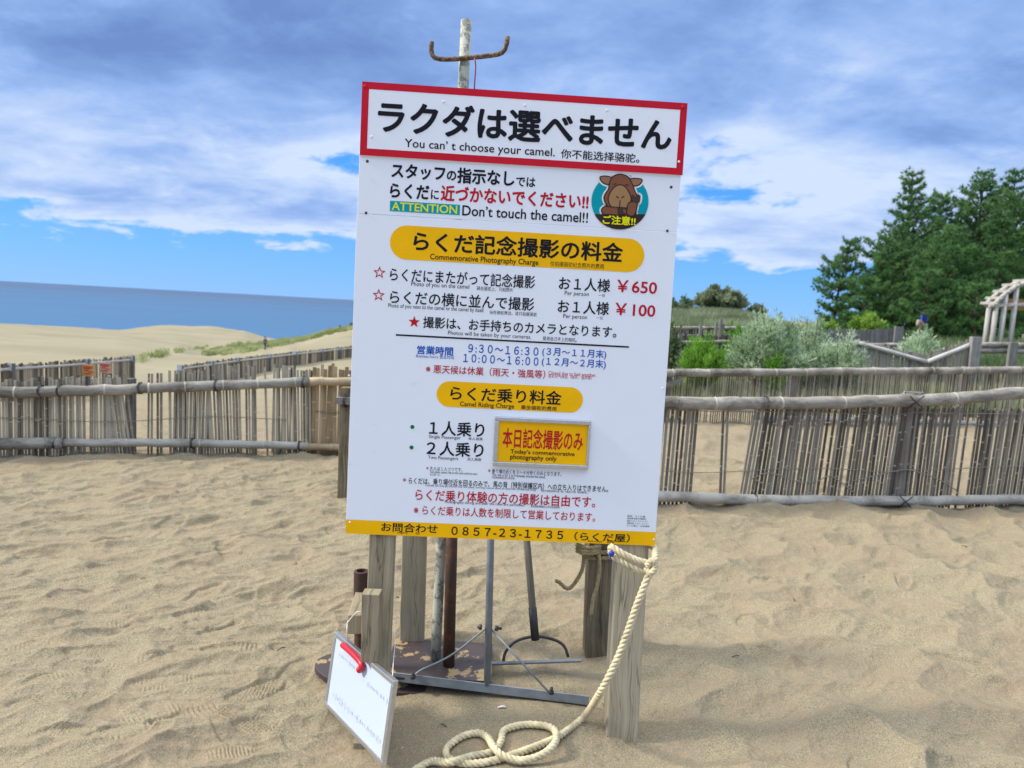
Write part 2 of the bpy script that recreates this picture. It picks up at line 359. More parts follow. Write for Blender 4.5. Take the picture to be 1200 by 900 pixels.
TZ = np.array([
    # 0   7    11    15     22    36    60    90    115   170   230   330
    [0, 0, -.40, -1.0, -1.4, -1.5, -2.9, -4.5, -5.8, -8.0, -20, -50, -60],
    [0, 0, -.40, -1.0, -1.4, -1.5, -2.9, -4.5, -5.8, -8.5, -20, -50, -60],
    [0, 0, -.40, -1.0, -1.4, -1.5, -2.9, -4.7, -6.0, -8.5, -20, -50, -60],
    [0, 0, -.40, -.90, -1.5, -1.7, -3.3, -5.2, -5.7, -6.7, -20, -50, -60],
    [0, 0, -.40, -.85, -1.5, -1.7, -4.0, -5.9, -5.9, -6.5, -20, -50, -60],
    [0, 0, -.40, -.80, -1.5, -1.6, -3.6, -5.4, -5.6, -7.1, -20, -50, -60],
    [0, 0, -.35, -.75, -1.4, -1.5, -3.2, -5.2, -5.9, -8.3, -20, -50, -60],
    [0, 0, -.30, -.70, -1.2, -1.4, -2.6, -4.6, -5.1, -9.5, -20, -50, -60],
    [0, 0, -.20, -.50, -.90, -1.3, -1.9, -2.5, -2.7, -9.0, -20, -50, -60],
    [0, 0, -.05, -.15, -.30, -.60, -.60, -.60, -.60, -4.0, -20, -50, -60],
    [0, 0, 0.00, 0.05, 0.15, 0.50, 1.00, 1.20, 1.20, 0.0, -6, -30, -60],
    [0, 0, 0.00, 0.15, 0.50, 1.50, 2.30, 2.00, 2.00, 2.0, 0, -20, -60],
    [0, 0, 0.00, 0.18, 0.50, 1.60, 2.35, 2.00, 2.00, 2.0, 0, -20, -60],
    [0, 0, 0.00, 0.20, 0.50, 0.95, 1.30, 1.50, 1.60, 2.0, 2, -10, -60],
    [0, 0, 0.05, 0.22, 0.50, 0.85, 1.10, 1.30, 1.40, 2.0, 2, -10, -60],
    [0, 0, 0.10, 0.28, 0.60, 1.00, 1.10, 1.20, 1.40, 2.0, 2, -10, -60],
    [0, 0, 0.10, 0.30, 0.60, 1.00, 1.10, 1.20, 1.40, 2.0, 2, -10, -60]], float)
def _interp(k, x):
    i = np.clip(np.searchsorted(k, x, side='right') - 1, 0, len(k) - 2); t = np.clip((x - k[i]) / (k[i + 1] - k[i]), 0, 1); return i, t
def macro(x, y):
    r = np.hypot(x, y); yy = np.maximum(y, 0.35 * r); tx = np.where(y > 0.2, x / np.maximum(yy, 1e-3), np.sign(x) * 1.2)
    i, t = _interp(TX, np.clip(tx, -1.2, 1.2)); t = t * t * (3 - 2 * t)
    LY = np.log(TY + 6.0); j, u = _interp(LY, np.log(yy + 6.0))
    a = TZ[i, j] * (1 - t) + TZ[i + 1, j] * t; b = TZ[i, j + 1] * (1 - t) + TZ[i + 1, j + 1] * t
    z = a + (b - a) * u
    gs = lambda cx, cy, sx, sy, h: h * np.exp(-((x - cx) / sx) ** 2 - ((y - cy) / sy) ** 2)
    z = z + gs(-0.50, 2.36, 0.42, 0.50, -0.075) + gs(0.43, 2.42, 0.20, 0.16, -0.03) + gs(-0.40, 3.10, 0.20, 0.16, 0.025) + gs(0.34, 2.60, 0.12, 0.10, 0.02) + gs(-3.2, 6.5, 2.4, 1.3, 0.04) + gs(0.60, 2.62, 0.26, 0.24, -0.035) + gs(0.40, 3.10, 0.16, 0.14, -0.03)
    z = z + 0.035 * vnoise(x * 0.45, y * 0.45, 3) * np.clip((r - 1.5) / 4, 0, 1)
    far = np.clip((r - 12) / 20, 0, 1); z = z + far * (0.10 * vnoise(x * 0.16, y * 0.16, 8) + 0.05 * vnoise(x * 0.5, y * 0.5, 12))
    return z
def micro(x, y):
    wx = x + 0.07 * vnoise(x * 3.1, y * 3.1, 21) + 0.025 * vnoise(x * 8, y * 8, 22); wy = y + 0.07 * vnoise(x * 3.1, y * 3.1, 31) + 0.025 * vnoise(x * 8, y * 8, 32)
    left = np.clip(0.5 - x / 1.6, 0, 1)
    ca, sa = math.cos(R(34)), math.sin(R(34)); a = wx * ca + wy * sa; b = -wx * sa + wy * ca
    h = 0.055 * bowls(a * 2.7, b * 6.4, 41) * (0.45 + 0.55 * left) + 0.105 * bowls((x + 0.5 * wx) * 1.45 + 3, (y + 0.5 * wy) * 2.5, 51) * (1.0 - 0.72 * left) + 0.03 * bowls(wx * 1.5, wy * 2.2, 52)
    h += 0.024 * bowls(a * 5.6, b * 13, 61) * (0.3 + 0.7 * left) + 0.016 * bowls(wx * 5.0, wy * 8.0, 63) * (1 - 0.3 * left) + 0.006 * bowls(wx * 13, wy * 17, 64) * (.4 + .6 * left)
    h += 0.012 * (1 - np.abs(vnoise(a * 3.2, b * 6.5, 75))) ** 2 * (0.4 + 0.6 * left) + 0.007 * vnoise(a * 2.4, b * 5.5, 71) + 0.0035 * vnoise(a * 9, b * 22, 72) + 0.0014 * vnoise(x * 38, y * 38, 73)
    h += 0.012 * vnoise(x * 1.1, y * 1.4, 74)
    calm = 1 - 0.82 * np.exp(-((x - 0.02) / 0.62) ** 4 - ((y - 2.45) / 0.55) ** 4)
    return (h - 0.042) * calm
def hz(x, y):
    x = np.atleast_1d(np.asarray(x, float)); y = np.atleast_1d(np.asarray(y, float)); return macro(x, y) + micro(x, y)
def gz(x, y): return float(hz(x, y)[0])

def build_sand():
    ang = np.concatenate([np.linspace(-180, -48, 46, endpoint=False), np.linspace(-48, 46, 1250), np.linspace(47, 180, 46, endpoint=False)])
    rad = np.concatenate([np.geomspace(0.25, 1.75, 40, endpoint=False), np.geomspace(1.75, 8, 860, endpoint=False), np.geomspace(8, 40, 230, endpoint=False), np.geomspace(40, 380, 190, endpoint=False), np.geomspace(380, 4000, 12)])
    A, Rr = np.meshgrid(np.radians(ang), rad); X = Rr * np.sin(A); Y = Rr * np.cos(A)
    Z = macro(X, Y); near = np.clip(1.3 - Rr / 30, 0, 1); sel = Rr < 40
    mi = np.zeros_like(Z); mi[sel] = micro(X[sel], Y[sel]); Z = Z + mi * near
    rng = np.random.default_rng(5)
    def stamp(px, py, yaw, ln, wd, dep, tread):
        rr = math.hypot(px, py); aa = math.degrees(math.atan2(px, py))
        i0, i1 = np.searchsorted(rad, [rr - ln * 1.3, rr + ln * 1.3]); da = math.degrees(ln * 1.3 / rr); j0, j1 = np.searchsorted(ang, [aa - da, aa + da])
        if i1 <= i0 or j1 <= j0: return
        x = X[i0:i1, j0:j1] - px; y = Y[i0:i1, j0:j1] - py; c, s = math.cos(yaw), math.sin(yaw); u = (x * c + y * s) / ln; v = (-x * s + y * c) / wd
        v = v * (1 + 0.25 * np.clip(-u, -1, 1)) + 0.18 * np.cos(u * 2.4) - 0.09
        q = u * u * 4 + v * v * 4; ins = np.clip((1.15 - q) / 0.35, 0, 1); ins = ins * ins * (3 - 2 * ins)
        rim = np.exp(-((np.sqrt(q) - 1.28) / 0.20) ** 2)
        d = -dep * ins + dep * 0.22 * rim * np.clip(1.6 - q / 2, 0, 1)
        wear = np.clip(vnoise(x * 17 + px * 9, y * 17, 81) * 1.1 + .5, 0, 1); pitch = rng.uniform(.012, .019); cv_ = rng.uniform(-3, 3)
        if tread == 1: d += ins * wear * 0.0028 * np.tanh(3 * np.sin(u * ln * 2 * math.pi / pitch + cv_ * np.abs(v) + vnoise(x * 30, y * 30, 82))) 
        elif tread == 2: d += ins * wear * 0.0028 * np.sign(np.sin((u * ln) * 2 * math.pi / 0.019) * np.sin((v * wd) * 2 * math.pi / 0.019))
        if tread:
            blk = Z[i0:i1, j0:j1]; Z[i0:i1, j0:j1] = blk * (1 - 0.65 * ins) + 0.65 * ins * (blk.mean()) + d
        else: Z[i0:i1, j0:j1] += d
    for k in range(300):                                            # worn footprints all over
        r = math.sqrt(rng.uniform(1.9 ** 2, 6.5 ** 2)); a = rng.uniform(-44, 43); x = r * math.sin(R(a)); y = r * math.cos(R(a))
        if (abs(x) < 0.62 and y < 3.3) or (x > 0 and rng.random() < 0.8): continue
        stamp(x, y, rng.uniform(-.5, 1.3), rng.uniform(.20, .30), rng.uniform(.085, .14), rng.uniform(.004, .013), 0)
    spots = [(70, 700), (150, 690), (118, 710), (60, 745), (35, 760), (235, 716), (255, 700), (185, 625), (225, 635), (165, 645), (215, 672), (190, 660), (245, 725), (270, 760), (188, 798), (240, 832), (215, 835), (175, 835), (50, 822), (72, 865), (270, 868), (300, 835), (30, 690), (105, 675), (345, 668), (120, 732), (140, 860), (310, 720), (90, 640), (275, 650), (330, 655), (20, 720), (160, 775), (265, 735), (130, 660), (60, 795), (300, 800), (110, 765), (8, 655), (206, 770)]
    for k, (px, py) in enumerate(spots):
        p = atZ(px, py); stamp(p[0], p[1], rng.uniform(.2, .9), rng.uniform(.16, .27), rng.uniform(.07, .10), rng.uniform(.002, .007), 1 + (k % 3 == 0))
    nr, na = X.shape; me = bpy.data.meshes.new('sand_ground'); V = np.stack([X, Y, Z], -1).reshape(-1, 3)
    i = np.arange(nr - 1)[:, None] * na; j = np.arange(na)[None, :]; j2 = (j + 1) % na
    q = np.stack([i + j, i + j2, i + na + j2, i + na + j], -1).reshape(-1, 4)[:, ::-1].astype(np.int32)
    me.vertices.add(len(V)); me.vertices.foreach_set('co', V.astype(np.float32).ravel()); me.loops.add(q.size); me.loops.foreach_set('vertex_index', np.ascontiguousarray(q).ravel())
    me.polygons.add(len(q)); me.polygons.foreach_set('loop_start', (np.arange(len(q)) * 4).astype(np.int32)); me.polygons.foreach_set('use_smooth', np.ones(len(q), bool)); me.update(calc_edges=True)
    m, g, b, nt = new_mat('dune_sand'); geo = g.n('ShaderNodeNewGeometry'); P = geo.outputs['Position']
    gr = g.noise(P, 260, 3, 0.75); gr2 = g.noise(P, 120, 2, 0.6); big = g.noise(P, 1.6, 5, 0.6); dry = g.noise(P, 9, 5, 0.6)
    c = g.mix(g.maprange(gr, 0.34, 0.66), (0.064, 0.052, 0.032), (0.445, 0.368, 0.245))
    c = g.mix(0.5, c, g.ramp(gr2, [(0.3, (0.198, 0.161, 0.101)), (0.7, (0.358, 0.296, 0.193))]))
    c = g.mix(g.math('MULTIPLY', g.maprange(g.math('ADD', g.math('MULTIPLY', big, 0.6), g.math('MULTIPLY', dry, 0.4)), 0.45, 0.60), 0.42), c, (0.275, 0.20, 0.132))
    sp = g.n('ShaderNodeSeparateXYZ', {0: P}); far = g.maprange(sp.outputs[1], 9, 30)
    # scrub-covered soil on the rise behind the fences, bare sand elsewhere
    tx = g.math('DIVIDE', sp.outputs[0], g.math('MAXIMUM', sp.outputs[1], 1.0))
    soil = g.math('MULTIPLY', g.maprange(sp.outputs[1], 11.2, 13.5), g.maprange(tx, 0.02, 0.16))
    sc_ = g.ramp(g.noise(P, 3.5, 6, 0.7), [(0.3, (0.07, 0.085, 0.04)), (0.55, (0.16, 0.16, 0.085)), (0.75, (0.27, 0.24, 0.15))])
    c = g.mix(g.math('MULTIPLY', soil, 0.92), c, sc_)
    dune = g.ramp(g.noise(g.n('ShaderNodeVectorMath', {0: P, 1: (0.05, 0.14, 0.3)}, operation='MULTIPLY').outputs[0], 1.0, 6, 0.6), [(0.3, (0.24, 0.205, 0.132)), (0.7, (0.315, 0.275, 0.182))])
    c = g.mix(g.math('MULTIPLY', far, g.math('SUBTRACT', 1.0, soil)), c, dune)
    nt.links.new(c, b.inputs['Base Color']); b.inputs['Roughness'].default_value = 0.95; b.inputs['Specular IOR Level'].default_value = 0.12
    bp = g.n('ShaderNodeBump', {'Strength': 0.55, 'Distance': 0.0022, 'Height': g.math('ADD', gr, gr2)})
    bp2 = g.n('ShaderNodeBump', {'Strength': 0.5, 'Distance': 0.02, 'Height': g.noise(P, 26, 4, 0.6), 'Normal': bp.outputs[0]}); nt.links.new(bp2.outputs[0], b.inputs['Normal'])
    me.materials.append(m); o = bpy.data.objects.new('sand_ground', me); COL.objects.link(o); tag(o, 'trampled beige dune sand full of worn footprints', 'sand', kind='structure')
build_sand()

# the sea
sm, g, b, nt = new_mat('sea_water'); P = g.n('ShaderNodeNewGeometry').outputs['Position']
sv = g.n('ShaderNodeVectorMath', {0: P, 1: (0.0009, 0.0030, 0)}, operation='MULTIPLY').outputs[0]
pat = g.noise(sv, 1.0, 6, 0.6)
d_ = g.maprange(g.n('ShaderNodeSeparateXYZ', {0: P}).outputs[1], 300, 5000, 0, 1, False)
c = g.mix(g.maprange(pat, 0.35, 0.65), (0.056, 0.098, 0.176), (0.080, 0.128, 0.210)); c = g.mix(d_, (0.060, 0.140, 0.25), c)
nt.links.new(c, b.inputs['Base Color']); b.inputs['Roughness'].default_value = 0.6; b.inputs['Specular IOR Level'].default_value = 0.08
bp = g.n('ShaderNodeBump', {'Strength': 0.4, 'Distance': 1.0, 'Height': g.noise(P, 0.05, 5, 0.6)}); nt.links.new(bp.outputs[0], b.inputs['Normal'])
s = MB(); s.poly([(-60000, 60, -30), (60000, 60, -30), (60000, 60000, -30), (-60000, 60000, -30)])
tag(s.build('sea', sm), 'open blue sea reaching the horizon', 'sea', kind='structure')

# ------------------------------------------------------------------ the sign
SO = np.array([-0.5562, 2.48, 0.6819]); yaw, tilt = 0.04371, 0.02279
SU = np.array([math.cos(yaw), math.sin(yaw), 0]); _n = np.array([-math.sin(yaw), math.cos(yaw), 0])
SV = math.cos(tilt) * np.array([0, 0, 1.]) + math.sin(tilt) * _n; SN = np.cross(SU, SV); SW, SH = 1.1016, 1.5432
def suv(px, py, n=0.0):
    d = ray(px, py); t = np.dot(SO + SN * n - EYE, SN) / np.dot(d, SN); p = EYE + d * t - SO; return np.array([np.dot(p, SU), np.dot(p, SV)])
def sp(u, v, n=0.0): return SO + SU * u + SV * v + SN * n
PXM = 0.00293
sign = thing('information_sign', 'tall white camel ride price board with red title panel on grey timber posts', 'sign board', (0, 2.55, 0))
def panel(name, v0, v1, n0, n1, mat, u0=0.0, u1=SW):
    m = MB(); m.box(sp((u0 + u1) / 2, (v0 + v1) / 2, (n0 + n1) / 2), SU * (u1 - u0) / 2, SN * (n1 - n0) / 2, SV * (v1 - v0) / 2)
    return m.build(name, mat, sign, 0.0008)
v_a = (suv(421, 182)[1] + suv(799, 206)[1]) / 2; v_b = (suv(418, 250)[1] + suv(796, 272.5)[1]) / 2; v_c = (suv(405, 607.8)[1] + suv(770, 624.5)[1]) / 2
p_low = panel('lower_panel', 0, v_b - 0.001, -0.006, 0, PANEL_M, 0.0, SW - .002)
p_mid = panel('middle_panel', v_b + 0.001, v_a + 0.03, -0.006, 0.0004, PANEL_M, 0.002, SW - .002)
p_top = panel('title_panel', v_a, SH, 0.001, 0.006, PANEL_M, 0.004, SW + 0.002)
def quad_on(parent, name, mat, u0, u1, v0, v1, n):
    m = MB(); m.poly([sp(u0, v0, n), sp(u1, v0, n), sp(u1, v1, n), sp(u0, v1, n)]); return m.build(name, mat, parent)
m = MB(); bw = 0.0235; n = 0.0065
for (a, b_2, c, d) in ((0.004, SW + .002, v_a, v_a + bw), (0.004, SW + .002, SH - bw, SH), (0.004, .004 + bw, v_a + bw, SH - bw), (SW + .002 - bw, SW + .002, v_a + bw, SH - bw)):
    m.poly([sp(a, c, n), sp(b_2, c, n), sp(b_2, d, n), sp(a, d, n)])
m.build('red_border', P_BORDER, p_top)
quad_on(p_low, 'yellow_strip', P_YEL, 0.0, SW - .002, 0.0, v_c, 0.0006)
def pill(parent, xl, yl, xr, yr, hpx, n):
    a, b = suv(xl, yl), suv(xr, yr); v = (a[1] + b[1]) / 2; r = hpx * PXM / 2; pts = []
    for k in range(25): t = -math.pi / 2 + math.pi * k / 24; pts.append(sp(b[0] - r + r * math.cos(t), v + r * math.sin(t), n))
    for k in range(25): t = math.pi / 2 + math.pi * k / 24; pts.append(sp(a[0] + r + r * math.cos(t), v + r * math.sin(t), n))
    m = MB(); m.poly(pts); return m.build('yellow_banner', P_YEL, parent)
pill(p_low, 457, 284.2, 755, 299.3, 39.3, 0.0006); pill(p_low, 511.7, 461.3, 683, 469.2, 30.6, 0.0006)

def text_mesh(s, bold):
    c = bpy.data.curves.new('lettering', 'FONT'); c.body = s; c.size = 1.0; c.resolution_u = 3
    o = bpy.data.objects.new('lettering_curve', c); COL.objects.link(o); dg = bpy.context.evaluated_depsgraph_get()
    me = bpy.data.meshes.new_from_object(o.evaluated_get(dg)); bpy.data.objects.remove(o); bpy.data.curves.remove(c)
    k = len(me.vertices); co = np.zeros(k * 3, np.float32); me.vertices.foreach_get('co', co); co = co.reshape(-1, 3)
    fs = [tuple(p.vertices) for p in me.polygons]; bpy.data.meshes.remove(me)
    sh = [(0, 0)] + ([(bold * math.cos(t), bold * math.sin(t)) for t in np.linspace(0, 2 * math.pi, 8, endpoint=False)] if bold else [])
    V = np.vstack([co + [dx, dy, 0.00002 * i] for i, (dx, dy) in enumerate(sh)]); Fc = [tuple(v + i * k for v in f) for i in range(len(sh)) for f in fs]
    return V, Fc
def letter(parent, s, u0, u1, v, h, mat, off=0.0, n=0.0012, to=sp):
    co, fs = text_mesh(s, off); lo = co.min(0); hi_ = co.max(0)
    u = u0 + (co[:, 0] - lo[0]) / (hi_[0] - lo[0]) * (u1 - u0); w = v + ((co[:, 1] - lo[1]) / (hi_[1] - lo[1]) - 0.5) * h
    P = np.array([to(a, b, n + c) for a, b, c in zip(u, w, co[:, 2])]) - np.array(world_loc(parent))
    me = bpy.data.meshes.new('lettering'); me.from_pydata(P.tolist(), [], fs); me.materials.append(mat); me.update()
    o = bpy.data.objects.new('lettering', me); COL.objects.link(o); o.parent = parent; return o
def T(parent, s, xl, yl, xr, yr, h, mat=P_BLACK, off=0.0, n=0.0012):
    a, b = suv(xl, yl), suv(xr, yr); return letter(parent, s, a[0], b[0], (a[1] + b[1]) / 2, h * PXM, mat, off, n)
T(p_top, 'ラクダは選べません', 443, 139, 787, 156.5, 37, off=.030, n=.0072)
T(p_top, 'You can’ t choose your camel.', 474.5, 170, 650, 180, 12.5, off=.008, n=.0072)
T(p_top, '你不能选择骆驼。', 657, 180.8, 749, 185.8, 10.5, off=.010, n=.0072)
Q = lambda x, y: (400 + x / 2.857, 180 + y / 2.857)
def TQ(s, x0, y0, x1, y1, h, mat=P_BLACK, off=.03): T(p_mid, s, *Q(x0, y0), *Q(x1, y1), h, mat, off, .0016)
TQ('スタッフ', 168, 58, 348, 66, 17); TQ('の', 353, 73, 385, 75, 11); TQ('指示なし', 388, 74, 580, 83, 18); TQ('では', 585, 93, 650, 97, 11, off=.02)
TQ('らくだ', 163, 124, 295, 130, 17); TQ('に', 300, 137, 327, 138, 11, off=.02); TQ('近づかないでください!!', 333, 133, 828, 160, 18, P_RED)
a, b = suv(*Q(163, 173)), suv(*Q(397, 191)); quad_on(p_mid, 'teal_strip', P_TEAL, a[0], b[0], (a[1] + b[1]) / 2 - 5.9 * PXM, (a[1] + b[1]) / 2 + 5.9 * PXM, .0012)
T(p_mid, 'ATTENTION', *Q(169, 176), *Q(388, 188), 9.5, P_LIME, .015, .0019); TQ('Don’t touch the camel!!', 405, 192, 826, 213, 12, off=.012)
# camel emblem
E_ = lambda x, y: suv(690 + x / 10, 190 + y / 10)
def closed(pts, k=6):
    P = np.array(pts, float); n = len(P); o = []
    for i in range(n):
        a, b, c, d = P[i - 1], P[i], P[(i + 1) % n], P[(i + 2) % n]
        for t in np.arange(k) / k: o.append(0.5 * (2 * b + (c - a) * t + (2 * a - 5 * b + 4 * c - d) * t * t + (3 * b - a - 3 * c + d) * t ** 3))
    return np.array(o)
def grow(P, d):
    c = P.mean(0); T_ = np.roll(P, -1, 0) - np.roll(P, 1, 0); N_ = np.stack([T_[:, 1], -T_[:, 0]], 1); N_ /= np.maximum(np.linalg.norm(N_, axis=1)[:, None], 1e-6)
    area = 0.5 * np.sum(P[:, 0] * np.roll(P[:, 1], -1) - np.roll(P[:, 0], -1) * P[:, 1]); return P + N_ * d * (1 if area > 0 else -1)
def shape(mb, P, mi, n): mb.poly([sp(*E_(x, y), n) for x, y in P][::-1] , 0.5, mi)
EM = MB(); L0 = 0.0010
circ = np.array([(365 + 335 * math.cos(t), 462 + 328 * math.sin(t)) for t in np.linspace(0, 2 * math.pi, 72, endpoint=False)])
shape(EM, grow(circ, 8), 0, L0); shape(EM, circ, 1, L0 + .0003)
tlo = [math.radians(v) for v in np.linspace(27, 153, 36)]
low = np.array([(365 + 335 * math.cos(t), 462 + 328 * math.sin(t)) for t in tlo])
head = closed([(365, 145), (440, 165), (478, 205), (505, 260), (540, 350), (560, 400), (550, 450), (500, 530), (360, 560), (230, 520), (180, 440), (190, 380), (230, 320), (240, 260), (262, 200), (300, 162)])
ear1 = closed([(275, 190), (200, 165), (135, 175), (140, 215), (175, 250), (220, 262), (250, 245)]); ear2 = closed([(480, 205), (530, 192), (610, 200), (622, 225), (590, 265), (545, 280), (505, 265)])
muz = closed([(365, 270), (430, 300), (480, 385), (490, 450), (450, 525), (400, 542), (360, 530), (320, 545), (265, 525), (228, 450), (245, 370), (300, 295)])
arm1 = closed([(150, 560), (185, 525), (260, 530), (340, 535), (420, 545), (440, 600), (380, 622), (260, 615), (170, 608)]); arm2 = closed([(470, 480), (555, 470), (560, 520), (535, 610), (500, 632), (450, 615), (445, 560)])
hoof2 = np.array([(510, 385), (545, 425), (580, 385), (600, 400), (590, 470), (555, 480), (500, 455), (495, 420)], float); hoof1 = np.array([(335, 545), (420, 535), (385, 575), (430, 612), (345, 615)], float)
body = closed([(240, 480), (520, 470), (540, 560), (520, 630), (220, 630), (200, 570)])
for P in (head, ear1, ear2, arm1, arm2, closed(hoof2, 3), body): shape(EM, grow(P, 26), 0, L0 + .0006)
shape(EM, low, 2, L0 + .0012)
for P in (ear1, ear2): shape(EM, grow(P, 8), 2, L0 + .0009); shape(EM, grow(P, -6), 5, L0 + .0014)
for k, (P, mi) in enumerate(((body, 3), (head, 3), (muz, 4), (arm1, 3), (arm2, 3), (hoof2, 6), (hoof1, 6))):
    shape(EM, grow(P, 9 if k < 5 else 5), 2, L0 + .0016 + k * .0004); shape(EM, grow(P, -5 if k < 5 else -4), mi, L0 + .0018 + k * .0004)
def stroke(P, w, n):
    P = np.array(P, float); d = P[-1] - P[0]; d /= np.linalg.norm(d); q = np.array([-d[1], d[0]]) * w / 2
    shape(EM, [P[0] + q, P[-1] + q, P[-1] - q, P[0] - q][::-1], 2, n)
for a, b in (((320, 402), (350, 424)), ((410, 402), (378, 424)), ((365, 450), (357, 528)), ((285, 263), (322, 256)), ((425, 266), (462, 272))): stroke((a, b), 11, L0 + .0042)
emb = EM.build('camel_emblem', [P_WHITE, P_TEAL, P_DKBR, P_BROWN, P_TAN, P_EAR, P_HOOF], p_mid)
a, b = E_(160, 680), E_(545, 690); letter(p_mid, 'ご注意!!', a[0], b[0], (a[1] + b[1]) / 2, 10.5 * PXM, P_LIME, .03, L0 + .0050)
L = p_low
T(L, 'らくだ記念撮影の料金', 484.5, 283, 730, 295.5, 23, off=.024)
T(L, 'Commemorative Photography Charge', 504, 301.8, 631, 308.3, 8.6, off=.012); T(L, '仅拍摄骆驼纪念照片的费用', 644.7, 309.2, 707.5, 312, 6)
T(L, 'らくだにまたがって記念撮影', 457, 321.5, 627, 330.3, 15.5, off=.012); T(L, 'Photo of you on the camel', 482, 333.3, 550, 336.7, 6.5); T(L, '骑在骆驼上，只拍照片', 558.7, 338, 601, 339.6, 5)
T(L, 'お１人様', 655, 331.9, 715, 334.8, 15.5, off=.014); T(L, '￥650', 723, 335.4, 770, 337, 14.5, P_RED, .016); T(L, 'Per person', 661.7, 344, 690, 345.4, 6.3); T(L, '一位', 701, 346, 709, 346.4, 3.6)
T(L, 'らくだの横に並んで撮影', 457, 347.8, 626, 356.8, 15.5, off=.012); T(L, 'Photo of you next to the camel or the camel by itself.', 455, 358.5, 567.5, 364.3, 6); T(L, '站在骆驼旁边，或只拍摄骆驼', 573.7, 366, 629, 368.4, 4.6)
T(L, 'お１人様', 653.7, 358.8, 713.7, 361.7, 15.5, off=.014); T(L, '￥100', 721, 362.4, 768, 364, 14.5, P_RED, .016); T(L, 'Per person', 660, 371, 688, 372.4, 6.3); T(L, '一位', 699, 372.4, 706.7, 372.8, 3.6)
T(L, '撮影は、お手持ちのカメラとなります。', 496, 377.6, 722.5, 389.3, 13.5, off=.014); T(L, 'Photos will be taken by your cameras.', 525, 391, 622.5, 395, 6); T(L, '是用自己手上的相机。', 636, 396.6, 676, 398.4, 5)
def star(px, py, r, hollow):
    c = suv(px, py); m = MB(); r *= PXM; o = []; i_ = []
    for k in range(10):
        a = math.pi / 2 + k * math.pi / 5; q = r if k % 2 == 0 else r * .42; o.append((c[0] + q * math.cos(a), c[1] + q * math.sin(a))); q *= .62; i_.append((c[0] + q * math.cos(a), c[1] + q * math.sin(a)))
    if hollow:
        for k in range(10): j = (k + 1) % 10; m.poly([sp(*o[k], .0012), sp(*o[j], .0012), sp(*i_[j], .0012), sp(*i_[k], .0012)])
    else: m.poly([sp(*p, .0012) for p in o])
    m.build('star', P_RED, L)
star(444.7, 319.5, 7.6, True); star(443.8, 346, 7.6, True); star(485.4, 377.3, 7, False)
a, b = suv(464, 392.3), suv(737, 406.8); quad_on(L, 'black_rule', P_BLACK, a[0], b[0], (a[1] + b[1]) / 2 - .0028, (a[1] + b[1]) / 2 + .0028, .0012)
T(L, '営業時間', 488.8, 409.8, 531, 411.8, 10.3, P_BLUE, .02); T(L, 'Business hours 营业时间', 487.7, 417, 532, 418.8, 4.4, P_BLUE)
T(L, '９:３０～１６:３０', 548.8, 408, 631, 412, 10, P_BLUE, .014); T(L, '(３月～１１月末)', 635.5, 412.2, 710.5, 415.8, 11.5, P_BLUE, .014); T(L, '１０:００～１６:００', 543, 419.6, 631, 423.6, 10, P_BLUE, .014); T(L, '(１２月～２月末)', 635, 423.8, 710, 427.4, 11.5, P_BLUE, .014)
T(L, '※ 悪天候は休業（雨天・強風等）', 499, 432.2, 639, 438.5, 10.3, P_RED, .008); T(L, 'Closed due to bad weather.', 642.7, 437, 699, 439.4, 4.6, P_RED); T(L, '恶劣天气休业（雨天、强风等）', 642.4, 440.9, 693.7, 442.9, 4, P_RED)
T(L, 'らくだ乗り料金', 527.7, 460.8, 658, 466.2, 17, off=.016); T(L, 'Camel Riding Charge', 539, 474, 602.5, 476.8, 7.2, off=.01); T(L, '乘坐骆驼的费用', 610.5, 477.2, 652, 479, 5.4, off=.01)
def dot(px, py, r):
    c = suv(px, py); m = MB(); m.poly([sp(c[0] + r * PXM * math.cos(t), c[1] + r * PXM * math.sin(t), .0012) for t in np.linspace(0, 2 * math.pi, 20, endpoint=False)]); m.build('green_dot', P_GREEN, L)
dot(483.3, 500.3, 2.4); dot(482.3, 524.3, 2.4)
T(L, '１人乗り', 503, 501.6, 567.7, 503.6, 17.5, off=.016); T(L, 'Single Passenger', 502.7, 512, 540, 513.6, 5); T(L, '单人骑乘', 549, 513.8, 565.7, 514.6, 3.6)
T(L, '２人乗り', 500, 525.5, 566.7, 527.2, 17.5, off=.016); T(L, 'Two Passengers', 501.7, 536.4, 536.7, 537.8, 5); T(L, '双人骑乘', 547.7, 538, 564, 538.6, 3.6)
T(L, '※', 499.5, 548.4, 502.3, 548.6, 3, P_RED); T(L, '大人は１人づつです。', 503.7, 549, 542, 550.2, 5); T(L, 'Two adults cannot ride on the same camel at once.', 503.7, 552.7, 559.5, 555.2, 3); T(L, '成人限一人。', 503.7, 556, 516, 556.5, 2.6)
T(L, '※', 572, 551.4, 575, 551.6, 3, P_RED); T(L, '乗り場の近くを３～４分歩くのみとなります。', 576.5, 551.8, 658, 555.8, 5.4); T(L, 'The ride is for 3 to 4 minutes around the stand.', 576.5, 556, 639, 559, 3.3); T(L, '只在乘坐场附近走三四分钟。', 576, 559.4, 603.5, 560.6, 2.8)
T(L, '※', 472, 562.2, 476, 562.4, 4, P_RED); T(L, 'らくだは、乗り場付近を回るのみで、馬の背（特別保護区内）への立ち入りはできません。', 479, 562.6, 712.7, 573.6, 8, off=.008)
T(L, 'Camels can only go around near the stand, and they cannot stand on sand hills. (Protected area)', 498.8, 568.6, 627.7, 574.6, 3); T(L, '骆驼只在乘坐场附近走一圈，不能进入马背（特别保护区）。', 634, 574.8, 690.5, 577.4, 2.9)
